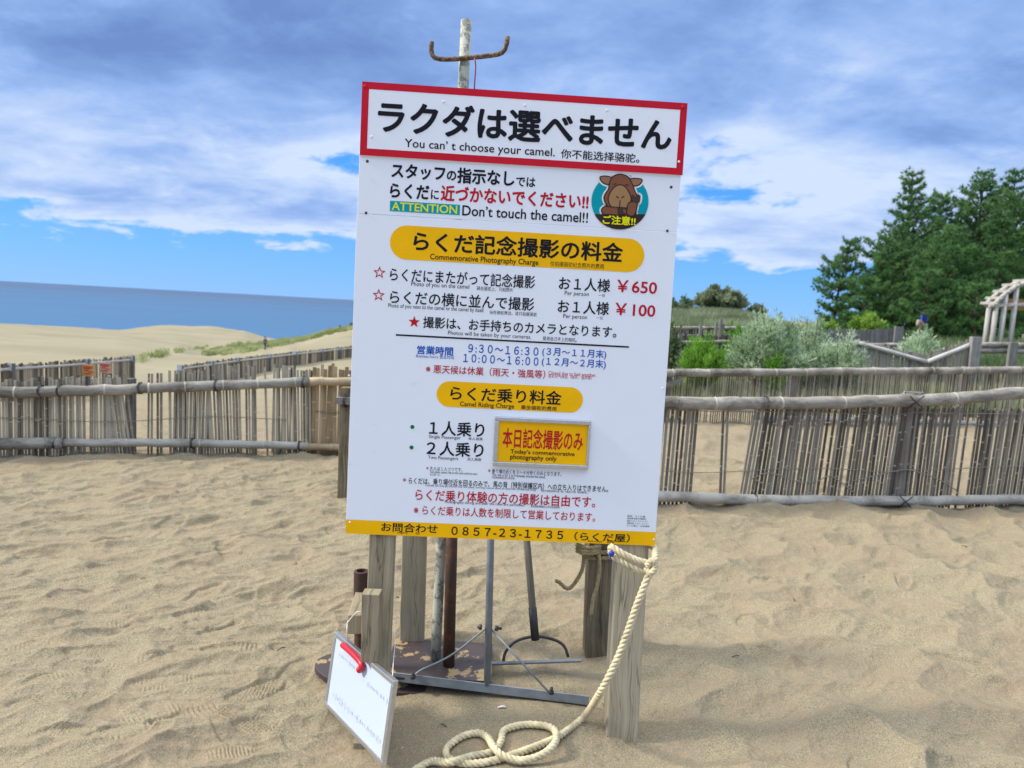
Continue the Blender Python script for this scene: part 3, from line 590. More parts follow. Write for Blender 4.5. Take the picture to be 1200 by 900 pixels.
T(L, 'らくだ乗り体験の方の撮影は自由です。', 486.8, 579.2, 697.7, 588.6, 14, P_RED, .012); T(L, 'Photography during and after the rides are permitted.', 521.4, 588.2, 615, 592.6, 4); T(L, '体验骆驼骑乘的人可以自由拍照。', 622, 593, 656.5, 594.6, 3.1)
T(L, '※ らくだ乗りは人数を制限して営業しております。', 485, 596.8, 697.7, 606.6, 11.5, P_RED, .008)
for k, s in enumerate(('運営：らくだ屋', '鳥取県鳥取市福部町', '電話 ０８５７-２３-１７３５', '営業時間 ９:３０～１６:３０', 'らくだ乗り・記念撮影')): T(L, s, 735 - .1 * k, 604.4 + 2.85 * k, 756 + 1.3 * k, 605.4 + 2.85 * k, 2.1)
T(L, 'お問合わせ', 446.8, 617, 512.8, 620.2, 11, off=.014); T(L, 'inquiry', 465.8, 624.2, 478, 624.8, 3.2); T(L, '咨询', 487, 624.9, 492, 625.2, 3)
T(L, '０８５７-２３-１７３５', 529, 621.4, 660, 627.4, 10.5, off=.018); T(L, '（らくだ屋）', 673, 628, 738, 630.8, 10.8, off=.014); T(L, 'Rakudaya', 689, 634, 705.6, 634.8, 3.4); T(L, '骆驼屋', 711, 635, 719.5, 635.4, 3.2)
# screws
def screws(parent, spots, mat, r, n):
    for px, py in spots:
        u, v = suv(px, py); m = MB(); c = sp(u, v, n); m.tube([c, c + SN * .0012, c + SN * .0024], [r, r, r * .6], 12); m.build('screw', mat, parent)
screws(p_top, [(428.5, 102), (800, 126)], P_BORDER, .006, .0066); screws(p_top, [(520, 120), (615, 124), (711, 130), (436, 161), (795, 190)], P_WHITE, .0042, .0066)
screws(p_mid, [(430.5, 189), (429, 249.5), (786.5, 219.3), (782, 270.5)], RUST, .0048, .0006)
screws(p_low, [(410, 612), (766, 632), (409, 440), (777, 455)], P_WHITE, .0035, .0004)
# posts and rails of the stand
def post(axis_top, axis_bot, w, d, n_front, yawd=0.0, name='post', mat=W_POST):
    a = np.asarray(axis_top, float); b = np.asarray(axis_bot, float)
    m = MB(); z = (b - a); L_ = np.linalg.norm(z); ca, sa = math.cos(R(yawd)), math.sin(R(yawd)); X = np.array([ca, sa, 0]); Y = np.array([-sa, ca, 0])
    k = 5
    for i in range(1): m.box((a + b) / 2, X * w / 2, Y * d / 2, -z / 2, random.random(), jit=.002)
    return m.build(name, mat, sign, 0.004)
def inplane(px, py, n): u, v = suv(px, py, n); return sp(u, v, n)
nb = -0.008
def front_post(pt, pb, w, d, yawd):
    a = inplane(*pt, nb); b = inplane(*pb, nb); dr = (b - a) / np.linalg.norm(b - a); off = -SN * d / 2
    return post(a - dr * .75 + off, b + dr * .35 + off, w, d, nb, yawd)
front_post((447, 630), (437, 880), .088, .10, 2); front_post((742, 645), (730, 858), .116, .10, 3)
rl0, rl1 = atY(486, 640, 3.10), atY(483, 752, 3.10); rr0, rr1 = atY(702, 645, 3.16), atY(698, 752, 3.16)
for (a, b, w) in ((rl0, rl1, .105), (rr0, rr1, .108)):
    dr = (b - a) / np.linalg.norm(b - a); post(a - dr * .55, b + dr * .35, w, .10, 0, 4)
m = MB(); m.bar(sp(.06, .42, -.135), sp(1.04, .42, -.135), .06, .045); m.build('rail', W_POST, sign, .003)
m = MB(); m.bar(rl0 + [0, -.07, .12], rr0 + [0, -.07, .12], .06, .045); m.build('rail', W_POST, sign, .003)
m = MB(); m.bar(sp(.06, 1.30, -.03), sp(1.04, 1.30, -.03), .05, .04); m.build('rail', W_POST, sign, .003)
a = atY(416.5, 732, 2.44); b = atY(430, 684, 3.06); m = MB(); m.bar(a, b, .056, .066); m.build('side_rail', W_POST, sign, .003)
a = atY(436, 693, 2.425); b = atY(435, 772, 2.425); m = MB(); m.bar(a, b, .062, .055, up=(0, 1, 0)); m.build('block', W_POST, sign, .003)
a = atY(423, 866, 2.44); b = atY(421, 905, 2.44); m = MB(); m.bar(a, b, .045, .05, up=(0, 1, 0)); m.build('stake_foot', W_POST, sign, .003)

# yellow plate hung on the board
plate = thing('notice_plate', 'yellow framed plate with red lettering hung on the white board', 'notice plate', sp(*suv(634, 545), .004))
TL, TR_, BR, BL = (suv(*p) for p in ((580, 487), (692.5, 493), (688.5, 551), (577, 544)))
u0, u1 = (TL[0] + BL[0]) / 2, (TR_[0] + BR[0]) / 2; v1, v0 = (TL[1] + TR_[1]) / 2, (BL[1] + BR[1]) / 2; fw = .016; n0, n1 = .0015, .016
m = MB()
for (a, b, c, d) in ((u0, u1, v0, v0 + fw), (u0, u1, v1 - fw, v1), (u0, u0 + fw, v0 + fw, v1 - fw), (u1 - fw * .6, u1, v0 + fw, v1 - fw)):
    m.box(sp((a + b) / 2, (c + d) / 2, (n0 + n1) / 2), SU * (b - a) / 2, SN * (n1 - n0) / 2, SV * (d - c) / 2)
m.build('frame', ALU, plate, .003)
m = MB(); m.box(sp((u0 + u1) / 2, (v0 + v1) / 2, .006), SU * ((u1 - u0) / 2 - .006), SN * .002, SV * ((v1 - v0) / 2 - .006)); pf = m.build('yellow_face', P_YEL, plate)
T(pf, '本日記念撮影のみ', 589, 512.4, 682.7, 516.4, 24, P_RED, .016, .009); T(pf, 'Today’s commemorative', 598, 529, 673, 532.4, 6.4, off=.014, n=.009); T(pf, 'photography only', 597.7, 535.4, 652, 537.8, 7.4, off=.014, n=.009)

# ------------------------------------------------------------------ things under the sign
# hook pole
hp = thing('hook_pole', 'slim pole of flaking white paint with rusty double hook rising above the board', 'pole', atY(510, 779, 2.89))
a = atY(510, 779, 2.89); b = atY(546.5, 24, 2.98); P = np.array([a + (b - a) * t for t in np.linspace(0, 1, 12)])
m = MB(); m.tube(P, .0215, 14); m.build('pole', FLAKE, hp)
hk = [atY(506, 49, 2.95), atY(505.5, 60, 2.95), atY(510, 68, 2.95), atY(525, 69.5, 2.95), atY(547, 68, 2.95), atY(575, 65, 2.95), atY(588, 62, 2.95), atY(593, 54, 2.95), atY(595, 43, 2.95)]
m = MB(); m.tube(spline(hk, .02), .0095, 8); m.build('hook_bar', HOOKR, hp)
w = [atY(556, 68, 2.93), atY(557.5, 78, 2.93), atY(556, 100, 2.93), atY(556, 125, 2.95)]; m = MB(); m.tube(spline(w, .03), .003, 6); m.build('red_wire', flat('red_wire_cover', (.25, .03, .05)), hp)
# rusty stands
def stand(label, base_c, pipe_top, r, plate_pts, th, mat, collar=False, zb=0.0):
    t = thing('pipe_stand', label, 'pipe stand', base_c); m = MB()
    m.prism([np.array([x, y, z]) for x, y, z in plate_pts], (0, 0, th)); m.build('base_plate', mat, t, .003)
    m = MB(); a = np.array(base_c) + [0, 0, th * .5]; b = np.array(pipe_top)
    if collar:
        k = a + (b - a) * .74; m.tube([a, k], r * .86, 18, caps=False); m.tube([k, b], r, 18, caps=False); m.tube([b, k], r * .68, 18, caps=False)
        m.tube([k - (b - a) * .005, k], [r * .86, r], 18, caps=False); m.tube([b, b + (b - a) * .002], [r, r * .68], 18, caps=False)
    else: m.tube([a, b], r, 18)
    m.build('pipe', RUST, t); return t
pc = atZ(526, 778, .03)
def rp(cx, cy, w, d, yw, z, tiltx=0, tilty=0):
    o = []
    for sx, sy in ((-1, -1), (1, -1), (1, 1), (-1, 1)):
        x, y = sx * w / 2, sy * d / 2; X = cx + x * math.cos(yw) - y * math.sin(yw); Y = cy + x * math.sin(yw) + y * math.cos(yw); o.append((X, Y, z + tiltx * x + tilty * y))
    return o
stand('rust brown pipe on square steel plate under the middle of the board', (pc[0], pc[1], .005), atY(531, 560, pc[1] + .04), .024, rp(-.235, 2.905, .43, .33, .02, .012), .012, RUST_PLATE)
dc = atZ(452, 787, .0); ds = []
for k in range(40):
    t = 2 * math.pi * k / 40; x, y = .30 * math.cos(t), .14 * math.sin(t); ds.append((dc[0] + x, dc[1] + y + .045, -.040 - .06 * x + .10 * y))
dpx = atY(422, 796, 2.80)
t2 = stand('short open rust brown pipe with collar on round half buried plate', (dpx[0], dpx[1], -.02), atY(423.5, 669, dpx[1] + .0), .030, ds, .022, RUST_PLATE, True)
# wide grey levelling rake
rk = thing('sand_rake', 'grey steel rake with wide flat bar and two thin braces leaning under the board', 'rake', atZ(571, 803, .03))
b0 = atZ(571, 803, .02); tp = atY(579, 470, b0[1] + .16); m = MB(); m.tube([b0, tp], .0145, 14); m.build('handle', GALV, rk)
e0 = atZ(462, 793, .02); e1 = atZ(690, 821, .005); m = MB(); m.bar(e0, e1, .006, .036); m.bar(e0 + [0, .02, -.014], e1 + [0, .02, -.014], .036, .005); m.build('cross_bar', GALV, rk, .001)
jn = b0 + (tp - b0) * .205
m = MB(); m.tube(spline([jn, atZ(530, 767, .10), atZ(492, 786, .055), atZ(484, 794, .03)], .02), .004, 7); m.build('brace', GALV, rk)
m = MB(); m.tube([jn, atZ(644, 812, .03)], .004, 7); m.build('brace', GALV, rk)
for p in (jn + [-.026, -.012, 0], jn + [.024, -.014, 0]):
    m = MB(); m.tube([p, p + [.014 if p[0] > jn[0] else -.012, 0, 0]], .011, 8); m.tube([p, p + [.028 if p[0] > jn[0] else -.018, 0, 0]], .006, 8); m.build('bolt', DARKM, rk)
for q in ((484, 795), (646, 813)):
    p = atZ(*q, .03); m = MB(); m.tube([p, p + [0, 0, .012]], .010, 6); m.tube([p, p + [0, 0, .026]], .006, 8); m.build('bolt', DARKM, rk)
# bow rake
br = thing('bow_rake', 'small rake with curved iron bow and straight flat blade leaning behind the grey steel rake', 'rake', atZ(626, 776, .02))
yb = 2.92; n0_ = atY(627, 747, yb + .01); t0 = atY(611, 560, yb + .10); k0 = n0_ + (t0 - n0_) * .18
m = MB(); m.tube([n0_, k0, t0], [.0135, .0155, .015], 12); m.build('handle', wood('grey_handle', (.10, .09, .07), (.17, .155, .125), (.26, .24, .2), 18, .2), br)
m = MB(); m.tube([n0_ - (t0 - n0_) * .015, k0 + (t0 - n0_) * .005], .0175, 14); m.build('ferrule', DARKM, br)
arc = [atY(590, 775, yb - .02), atY(592, 765, yb), atY(601, 754, yb + .01), atY(614, 748, yb + .01), atY(632, 746, yb + .01), atY(650, 750, yb + .01), atY(661, 757, yb), atY(666, 770, yb - .02)]
m = MB(); m.tube(spline(arc, .015), .0062, 8); m.build('bow', DARKM, br)
m = MB(); m.bar(atY(570, 778, yb - .02), atY(681, 774, yb - .03), .010, .034, up=(0, -.8, .6)); m.build('blade', GALV, br, .001)

# whiteboard leaning on the left post
TRc = np.array([-.3517, 2.40, .1902]); BU = np.array([.6072, -.7948, .0458]); BV = np.array([.0828, .1202, .9893]); BU /= np.linalg.norm(BU); BV -= BU * np.dot(BU, BV); BV /= np.linalg.norm(BV); BN = np.cross(BU, BV)
_k = .945; TRc = EYE + (TRc - EYE) * _k; BW, BH = .5057 * _k, .2968 * _k; BO = TRc - BU * BW - BV * BH
if np.dot(BN, EYE - BO) < 0: BN = -BN
def wp(u, v, n=0.0): return BO + BU * u + BV * v + BN * n
wbd = thing('whiteboard', 'small whiteboard in aluminium frame leaning against the post foot', 'whiteboard', wp(BW / 2, 0))
m = MB(); f_ = .016
for a, b, c, d in ((0, BW, 0, f_), (0, BW, BH - f_, BH), (0, f_, f_, BH - f_), (BW - f_, BW, f_, BH - f_)): m.box(wp((a + b) / 2, (c + d) / 2, -.006), BU * (b - a) / 2, BN * .009, BV * (d - c) / 2)
m.build('frame', ALU, wbd, .002)
m = MB(); m.box(wp(BW / 2, BH / 2, -.005), BU * (BW / 2 - .004), BN * .004, BV * (BH / 2 - .004)); wf = m.build('writing_surface', WBOARD, wbd)
for v_, uA, uB in ((.215, .06, .20), (.20, .30, .46), (.063, .06, .47)):
    u = uA; m = MB()
    while u < uB:
        h = random.uniform(.006, .022 if v_ > .1 else .030); q = random.uniform(-.006, .006); w_ = .0022
        m.poly([wp(u, v_ - h / 2, -.0004), wp(u + w_, v_ - h / 2, -.0004), wp(u + w_ + q, v_ + h / 2, -.0004), wp(u + q, v_ + h / 2, -.0004)])
        if random.random() < .5: m.poly([wp(u, v_, -.0003), wp(u + .008, v_, -.0003), wp(u + .008, v_ + .002, -.0003), wp(u, v_ + .002, -.0003)])
        u += random.uniform(.007, .018)
    m.build('faded_writing', SMUDGE, wf)
rh = thing('red_clip', 'red plastic hook clipped to the top edge of the whiteboard', 'clip', wp(.20, BH - .03))
def wpx(px, py, n=.012):
    d = ray(px, py); t = np.dot(BO + BN * n - EYE, BN) / np.dot(d, BN); return EYE + d * t
m = MB(); P = spline([wpx(400.5, 755), wpx(410, 763), wpx(418, 771), wpx(423.5, 778), wpx(424, 782), wpx(421.5, 785)], .006); m.tube(P, np.concatenate([[.006], np.full(len(P) - 2, .0105), [.007]]), 10); m.build('hook_strap', REDPL, rh)
m = MB(); m.ball(wpx(421.5, 784.5), .013); m.build('hook_end', REDPL, rh)
st_ = thing('hanging_string', 'thin white string tied from timber rail to the whiteboard frame', 'string', wpx(407, 748, -.005))
m = MB(); m.tube(spline([wpx(407, 750, -.005), atY(406.5, 738, 2.5), atY(409, 722, 2.6), atY(420, 698, 2.8)], .02), .0016, 5); m.tube(spline([atY(403, 735, 2.43), atY(418, 717, 2.42), atY(425, 718, 2.42)], .02), .0016, 5); m.build('string_end', STRING, st_)
m = MB(); m.tube(spline([wpx(460, 792, -.012), atY(461, 775, 2.41), atY(463, 752, 2.43), atY(462, 735, 2.44)], .02), .0016, 5); m.build('string_end', STRING, st_)
m = MB(); m.tube(spline([atZ(452, 884, -.08), atZ(462, 879, -.07), atZ(468, 882, -.075), atZ(472, 875, -.06), atZ(474, 881, -.08)], .01), .0016, 5); tag(m.build('string_scrap', STRING), 'scrap of white string lying on sand beside the whiteboard', 'string')

# ------------------------------------------------------------------ ropes
def rope(mb, P, r, pitch=.055):
    P = spline(P, .006); T_, N_, B_ = frames(P); L_ = np.concatenate([[0], np.cumsum(np.linalg.norm(np.diff(P, axis=0), axis=1))])
    for k in range(3):
        a = 2 * math.pi * (L_ / pitch + k / 3); q = P + (np.cos(a)[:, None] * N_ + np.sin(a)[:, None] * B_) * r * .50; mb.tube(q, r * .53, 7, random.random())
def sandp(px, py, up=.012):
    z = 0.0
    for _ in range(8): p = atZ(px, py, z); z = gz(p[0], p[1]) + up
    return atZ(px, py, z)
rp1 = thing('mooring_rope', 'thick cream twisted rope tied to the front post and looped on the sand', 'rope', sandp(640, 875))
yk = 2.40
P = [atY(764, 662, yk), atY(757, 682, yk - .02), atY(746, 710, yk - .03), atY(735, 742, yk - .03), atY(722, 775, yk - .03), atY(703, 812, yk - .02)]
gr_pts = [(684, 840, .02), (656, 862, .014), (627, 875, .013), (599, 885, .013), (575, 892, .013), (551, 895, .013), (533, 892, .014), (523.5, 886, .014), (524.5, 876, .014), (540, 864, .014), (559, 859, .014), (571, 864, .016), (579, 876, .040), (590, 886, .03), (612, 891, .02), (636, 884, .03), (650, 871, .042), (652, 860, .03), (644, 852, .016), (623, 849, .014), (604, 851, .014), (590, 857, .014), (587, 869, .014), (577, 881, .016), (553, 886, .016), (528, 893, .038), (507, 892, .016), (492, 899, .014), (478, 909, .014), (470, 920, .014)]
P += [sandp(*q) for q in gr_pts]
m = MB(); rope(m, P, .0132); m.build('rope_line', ROPE_M, rp1)
def wrap(c, hw, hd, z0, z1, r, mb, turns=2, ph=0.0):
    pts = []
    for k in range(int(turns * 16) + 1):
        t = 2 * math.pi * k / 16 + ph; x, y = math.cos(t), math.sin(t); s_ = (abs(x) ** 5 + abs(y) ** 5) ** (-1 / 5)
        pts.append([c[0] + x * s_ * hw, c[1] + y * s_ * hd, z0 + (z1 - z0) * k / (turns * 16)])
    rope(mb, pts, r)
pc_ = inplane(739, 656, nb) - SN * .05
m = MB()
lp = [atY(716, 648, yk + .03), atY(717, 641, yk + .02), atY(728, 648, yk), atY(745, 656, yk), atY(758, 660, yk), atY(765, 664, yk), atY(762, 670, yk - .01), atY(752, 669, yk), atY(735, 662, yk), atY(722, 654, yk + .01), atY(716, 648, yk + .03)]
rope(m, lp, .0125)
rope(m, [atY(767, 663, yk + .02), atY(768, 650, yk + .08), atY(764, 640, yk + .2), atY(740, 636, 2.62), atY(718, 640, 2.56), atY(716, 645, 2.46)], .0125)
rope(m, [atY(758, 664, yk - .01), atY(764, 657, yk - .02), atY(768, 664, yk - .02), atY(762, 672, yk - .025), atY(757, 666, yk - .01)], .013, .04)
m.build('knot', ROPE_M, rp1)
m = MB(); m.ball(atY(716.5, 649, yk), .0105, .008, .011); m.tube([atY(716, 650, yk), atY(714.5, 658, yk)], .002, 6); m.build('blue_tie', BLUEPL, rp1)
rp2 = thing('old_rope', 'thin old brown rope knotted round the rear post with frayed ends hanging', 'rope', rr0)
m = MB(); yr = 3.08
rope(m, [atY(684, 642, yr), atY(684, 655, yr), atY(682, 668, yr), atY(675, 681, yr), atY(668, 689, yr), atY(663, 689, yr), atY(656, 683, yr), atY(651, 680, yr)], .0095, .035)
rope(m, [atY(697, 639, yr), atY(701, 648, yr), atY(702.5, 665, yr), atY(700, 685, yr), atY(695, 703, yr), atY(692.5, 720, yr)], .0095, .035)
m.build('rope_end', ROPE_OLD, rp2)
m = MB()
for dy in (0, 5, 9): rope(m, [atY(676, 638 + dy * .8, yr + .02), atY(684, 641 + dy * .8, yr - .02), atY(695, 642 + dy * .7, yr - .02), atY(703, 640 + dy * .6, yr)], .0105, .035)
wrap(rr0 + [0, 0, -.01], .066, .066, rr0[2] - .03, rr0[2] + .02, .010, m, 2)
m.build('knot', ROPE_OLD, rp2)

# ------------------------------------------------------------------ fences
def lerp_poly(pts, t):
    """pts: (x, y, ...) by fraction of x-y length"""
    P = np.asarray(pts, float); L_ = np.concatenate([[0], np.cumsum(np.linalg.norm(np.diff(P[:, :2], axis=0), axis=1))]); return np.array([np.interp(t, L_, P[:, k]) for k in range(P.shape[1])]), L_[-1]
def plen(pts): return lerp_poly(pts, 0)[1]
def pole_line(mb, P, r, node=.33, tint=.5, rings=True):
    """a bamboo pole with lighter node rings"""
    P = np.asarray(P, float); Q = spline(P, .12) if len(P) > 2 else np.array([P[0] + (P[-1] - P[0]) * t for t in np.linspace(0, 1, max(3, int(np.linalg.norm(P[-1] - P[0]) / .15)))])
    Q = Q + RNG.normal(0, .0035, Q.shape); mb.tube(Q, r * (1 + RNG.normal(0, .03, len(Q))), 12, np.clip(tint + RNG.normal(0, .12, len(Q)), 0, 1.1)); L_ = np.concatenate([[0], np.cumsum(np.linalg.norm(np.diff(Q, axis=0), axis=1))])
    s_ = random.uniform(.05, node)
    while rings and s_ < L_[-1] - .03:
        c = np.array([np.interp(s_, L_, Q[:, k]) for k in range(3)]); d = np.array([np.interp(s_ + .02, L_, Q[:, k]) for k in range(3)]) - c
        d /= np.linalg.norm(d); mb.tube([c, c + d * .006, c + d * .012, c + d * .018], [r * .99, r * 1.05, r * 1.05, r * .99], 12, 1.15, caps=False); s_ += node * random.uniform(.85, 1.15)
def slats(mb, pts, period, width, thick, gaps=(), lean=lambda s: 0.0, zt=.03, zb=.01, wj=.25, push=.0, present=.97, dark=0.0, node=True, ends=None, tintr=(.22, .82)):
    """upright strips along pts = (x, y, z_bottom, z_top)"""
    tot = plen(pts); s_ = 0.0
    while s_ < tot:
        g_ = any(a <= s_ <= b for a, b in gaps)
        if not g_ and random.random() < present:
            a, _ = lerp_poly(pts, s_); b, _ = lerp_poly(pts, min(tot, s_ + .02)); d = b[:2] - a[:2]; n_ = np.linalg.norm(d)
            if n_ < 1e-6: d = np.array([1., 0]); n_ = 1
            d = np.array([d[0] / n_, d[1] / n_, 0]); q = np.array([-d[1], d[0], 0]); ln = lean(s_) + random.gauss(0, .006)
            w = width * random.uniform(1 - wj, 1 + wj); z0 = a[2] + random.uniform(-zb, zb); z1 = a[3] + random.uniform(-zt, zt) * (1 if random.random() < .85 else 1.6)
            base = np.array([a[0], a[1], z0]) + q * (push + random.uniform(-.006, .006)); top = np.array([a[0], a[1], z1]) + q * push + d * ln; ax = (top - base) / 2; tn = random.uniform(*tintr) + dark
            mb.box((base + top) / 2, d * w / 2, q * thick / 2, ax, tn)
            if node:
                h = random.uniform(.05, .3)
                while h < .97:
                    c = base + (top - base) * h; hh = .0055 if random.random() < .7 else .004
                    mb.box(c, d * w * .53, q * (thick / 2 + .0012), ax / np.linalg.norm(ax) * hh, 1.0 + random.uniform(0, .3)); h += random.uniform(.2, .42)
        s_ += period * random.uniform(.94, 1.06)
def fpost(parent, x, y, z0, z1, w=.09, d=.09, mat=W_GREY, name='post', tint=.5, lean=(0, 0), yw=0.0):
    m = MB(); a = np.array([x, y, z0 - .3]); b = np.array([x + lean[0], y + lean[1], z1]); c, s_ = math.cos(yw), math.sin(yw)
    m.box((a + b) / 2, np.array([c, s_, 0]) * w / 2, np.array([-s_, c, 0]) * d / 2, (b - a) / 2, tint); return m.build(name, mat, parent, .004)
def lash(parent, c, r, mat=DARKM, name='lashing'):
    m = MB(); m.tube([np.array(c) + [(t / 12.57 - .5) * .024, math.cos(t) * r, math.sin(t) * r] for t in np.linspace(0, 4 * math.pi, 33)], .0045, 5); return m.build(name, mat, parent)

# near fence on the right, from the lashed post beside the board to beyond the frame
f1 = thing('bamboo_fence', 'nearest bamboo fence with wide gaps between slats, right of the board', 'fence', (3.4, 6.17, 0))
RX = [(-1.25, 5.47), (1.35, 5.70), (3.40, 6.17), (4.6, 6.42), (6.2, 6.75)]
def yof(x): return float(np.interp(x, [p[0] for p in RX], [p[1] for p in RX]))
rail = [(-1.20, .725), (0.0, .78), (1.35, .83), (2.4, .862), (3.40, .905), (4.0, .955), (4.6, 1.015), (6.2, 1.14)]
m = MB(); pole_line(m, [(x, yof(x) - .05, z) for x, z in rail], .052, .62); m.build('top_rail', W_RAIL, f1)
low_ = [(-1.12, .09), (1.2, .085), (2.0, .055), (3.45, .035), (4.6, .05), (6.2, .06)]
m = MB(); pole_line(m, [(x, yof(x) - .055, z) for x, z in low_], .044, .7, .75, False); m.build('bottom_rail', W_PALE if False else W_RAIL, f1)
zt_ = lambda x: float(np.interp(x, [-1.3, 1.3, 3.0, 3.6, 6], [.70, .80, .86, .85, .86]))
xs = np.linspace(-1.25, 6.2, 40); spts = [(x, yof(x), -.04, zt_(x)) for x in xs]
X2 = lambda px: float(np.interp(px, [790, 1050, 1200], [1.352, 3.375, 4.55])); s_of = lambda px: float(np.hypot(0, 0) + np.interp(X2(px), xs, np.concatenate([[0], np.cumsum(np.hypot(np.diff(xs), np.diff([yof(x) for x in xs])))])))
gp = [(s_of(808), s_of(838.5)), (s_of(847), s_of(857.5)), (s_of(1127.5), s_of(1137))]
def ln_(s_): return float(np.interp(s_, [0, s_of(835), s_of(840), s_of(850), s_of(857), s_of(900), s_of(960), s_of(1040), s_of(1060), s_of(1120), s_of(1200)], [.01, .01, -.035, -.035, .085, .055, .045, .05, .01, .015, .03]))
m = MB(); slats(m, spts, .0345, .0205, .010, gp, ln_, .012, .012, wj=.15, tintr=(.25, .72)); m.build('slat_panel', W_SLAT, f1)
m = MB()
for zz, am in ((.775, .006), (.29, .02)): m.tube(spline([(x, yof(x) - .012, zz + am * math.sin(x * 3.1) + (x > 3.4) * .03) for x in np.arange(1.25, 6.1, .22)], .1), .004, 5)
m.build('tie_wire', WIRE, f1)
m = MB(); W_ = [(2.0, .22), (2.15, .27), (2.45, .19), (2.62, .21), (2.72, .245), (2.95, .1)]; m.tube(spline([(x, yof(x) - .02, z) for x, z in W_], .05), .005, 5)
W_ = [(2.92, .2), (3.1, .24), (3.40, .30), (3.6, .27), (3.8, .20), (3.95, .12)]; m.tube(spline([(x, yof(x) - .02, z) for x, z in W_], .05), .005, 5); m.build('tie_rope', WIRE, f1)
fpost(f1, 3.40, 6.20, 0, .955, .085, .07, W_SLAT, tint=.55); fpost(f1, 3.31, 6.21, 0, .86, .05, .04, W_SLAT, tint=.2, lean=(.07, 0))
c0 = np.array([3.40, 6.12, .965]); m = MB(); m.bar(c0 + [-.075, 0, -.05], c0 + [-.075, 0, .01], .014, .014); m.bar(c0 + [-.08, 0, .01], c0 + [.08, 0, .01], .014, .014); m.bar(c0 + [.075, 0, -.05], c0 + [.075, 0, .01], .014, .014); m.build('top_bracket', W_PALE, f1)
m = MB(); y_ = yof(3.4) - .108
m.tube([(3.34, y_, .95), (3.46, y_, .845)], .005, 5); m.tube([(3.46, y_, .955), (3.34, y_, .845)], .005, 5); m.build('lashing', DARKM, f1); m = MB(); m.tube([(3.35, y_, .09), (3.46, y_, -.01)], .005, 5); m.tube([(3.46, y_, .09), (3.35, y_, -.01)], .005, 5); m.build('lashing', DARKM, f1)
for x in (1.82, 2.05): lash(f1, (x, yof(x) - .05, float(np.interp(x, [p[0] for p in rail], [p[1] for p in rail]))), .056)
lash(f1, (2.03, yof(2.03) - .055, .055), .048)
lp0 = atZ(403, 579, 0)
fpost(f1, lp0[0], lp0[1], 0, .835, .085, .08, W_POST, tint=.15); m = MB(); m.bar((lp0[0] - .07, lp0[1] - .05, .735), (lp0[0] + .10, lp0[1] - .05, .74), .06, .05); m.build('cross_piece', W_GREY, f1); lash(f1, (lp0[0], lp0[1] - .05, .735), .045)

# near fence on the left
f2 = thing('bamboo_fence', 'dense dark bamboo fence with uneven slat tops standing before the sea', 'fence', (-3, 6.6, 0))
LX = [(-7.5, 4.75), (-4.31, 6.04), (-1.70, 7.10), (-.6, 7.55)]
ylf = lambda x: float(np.interp(x, [p[0] for p in LX], [p[1] for p in LX]))
m = MB(); pole_line(m, [(x, ylf(x) - .05, z) for x, z in ((-7.5, .52), (-4.31, .57), (-3.0, .63), (-1.96, .685))], .047, .32); m.build('top_rail', W_RAIL, f2)
m = MB(); pole_line(m, [(x, ylf(x) - .05, z) for x, z in ((-1.97, .69), (-1.6, .70), (-.6, .74))], .043, .4, .8); m.build('new_rail', W_TAN, f2)
m = MB(); pole_line(m, [(x, ylf(x) - .052, z) for x, z in ((-7.5, .12), (-4.31, .135), (-3.85, .13))], .050, .5, .45); pole_line(m, [(x, ylf(x) - .055, z) for x, z in ((-3.87, .13), (-3.0, .115), (-1.95, .06))], .038, .6, .7); m.build('bottom_rail', W_RAIL, f2)
m = MB(); pole_line(m, [(-2.0, ylf(-2.0) - .06, .055), (-1.1, ylf(-1.1) - .06, .03)], .036, .3, .6); m.build('new_rail', W_TAN, f2)
XL = lambda px: float(np.interp(px, [-200, 0, 395, 430], [-5.63, -4.31, -1.702, -1.47])); xl = np.linspace(-7.5, -1.93, 40); sl = np.concatenate([[0], np.cumsum(np.hypot(np.diff(xl), np.diff([ylf(x) for x in xl])))])
sL = lambda px: float(np.interp(XL(px), xl, sl))
def ztl(x): return float(np.interp(x, [-7.5, -4.31, XL(60), XL(120), XL(150), XL(185), XL(200), XL(222), XL(226), XL(285), XL(289), XL(368)], [.63, .66, .69, .70, .72, .77, .74, .79, .82, .83, .83, .81]))
pts_ = [(x, ylf(x), -.05, ztl(x)) for x in xl]
def lnl(s_): return float(np.interp(s_, [0, sL(115), sL(122), sL(130), sL(143), sL(147), sL(157), sL(185), sL(225), sL(235), sL(283), sL(300), sL(310), sL(360)], [.01, .0, -.05, -.08, -.10, 0, .0, .0, .02, -.05, -.02, -.06, -.01, -.03]))
gl = [(sL(145), sL(157)), (sL(164), sL(167.5)), (sL(175), sL(183)), (sL(291), sL(300.5)), (sL(304), sL(307))]
m = MB(); slats(m, pts_, .0262, .0195, .011, gl, lnl, .020, .012, wj=.2, present=.97, tintr=(.35, .95)); slats(m, [p for p in pts_ if p[0] < XL(118)], .046, .020, .008, (), lambda s_: .0, .03, .02, push=.02, present=.8, node=False, tintr=(.2, .7))
slats(m, [(x, ylf(x), -.05, ztl(x)) for x in np.linspace(XL(190), XL(222), 6)], .040, .020, .008, (), lambda s_: .0, .03, .02, push=.02, present=.8, node=False); slats(m, [(x, ylf(x), -.05, ztl(x)) for x in np.linspace(XL(309), XL(345), 6)], .040, .020, .008, (), lambda s_: .0, .03, .02, push=.02, present=.8, node=False)
m.build('slat_panel', W_SLATL, f2)
m = MB(); slats(m, [(x, ylf(x), -.05, .84) for x in np.linspace(-1.92, -.6, 8)], .034, .033, .012, (), lambda s_: 0, .04, .01, present=1.0, node=True); m.build('new_slat_panel', W_TAN, f2)
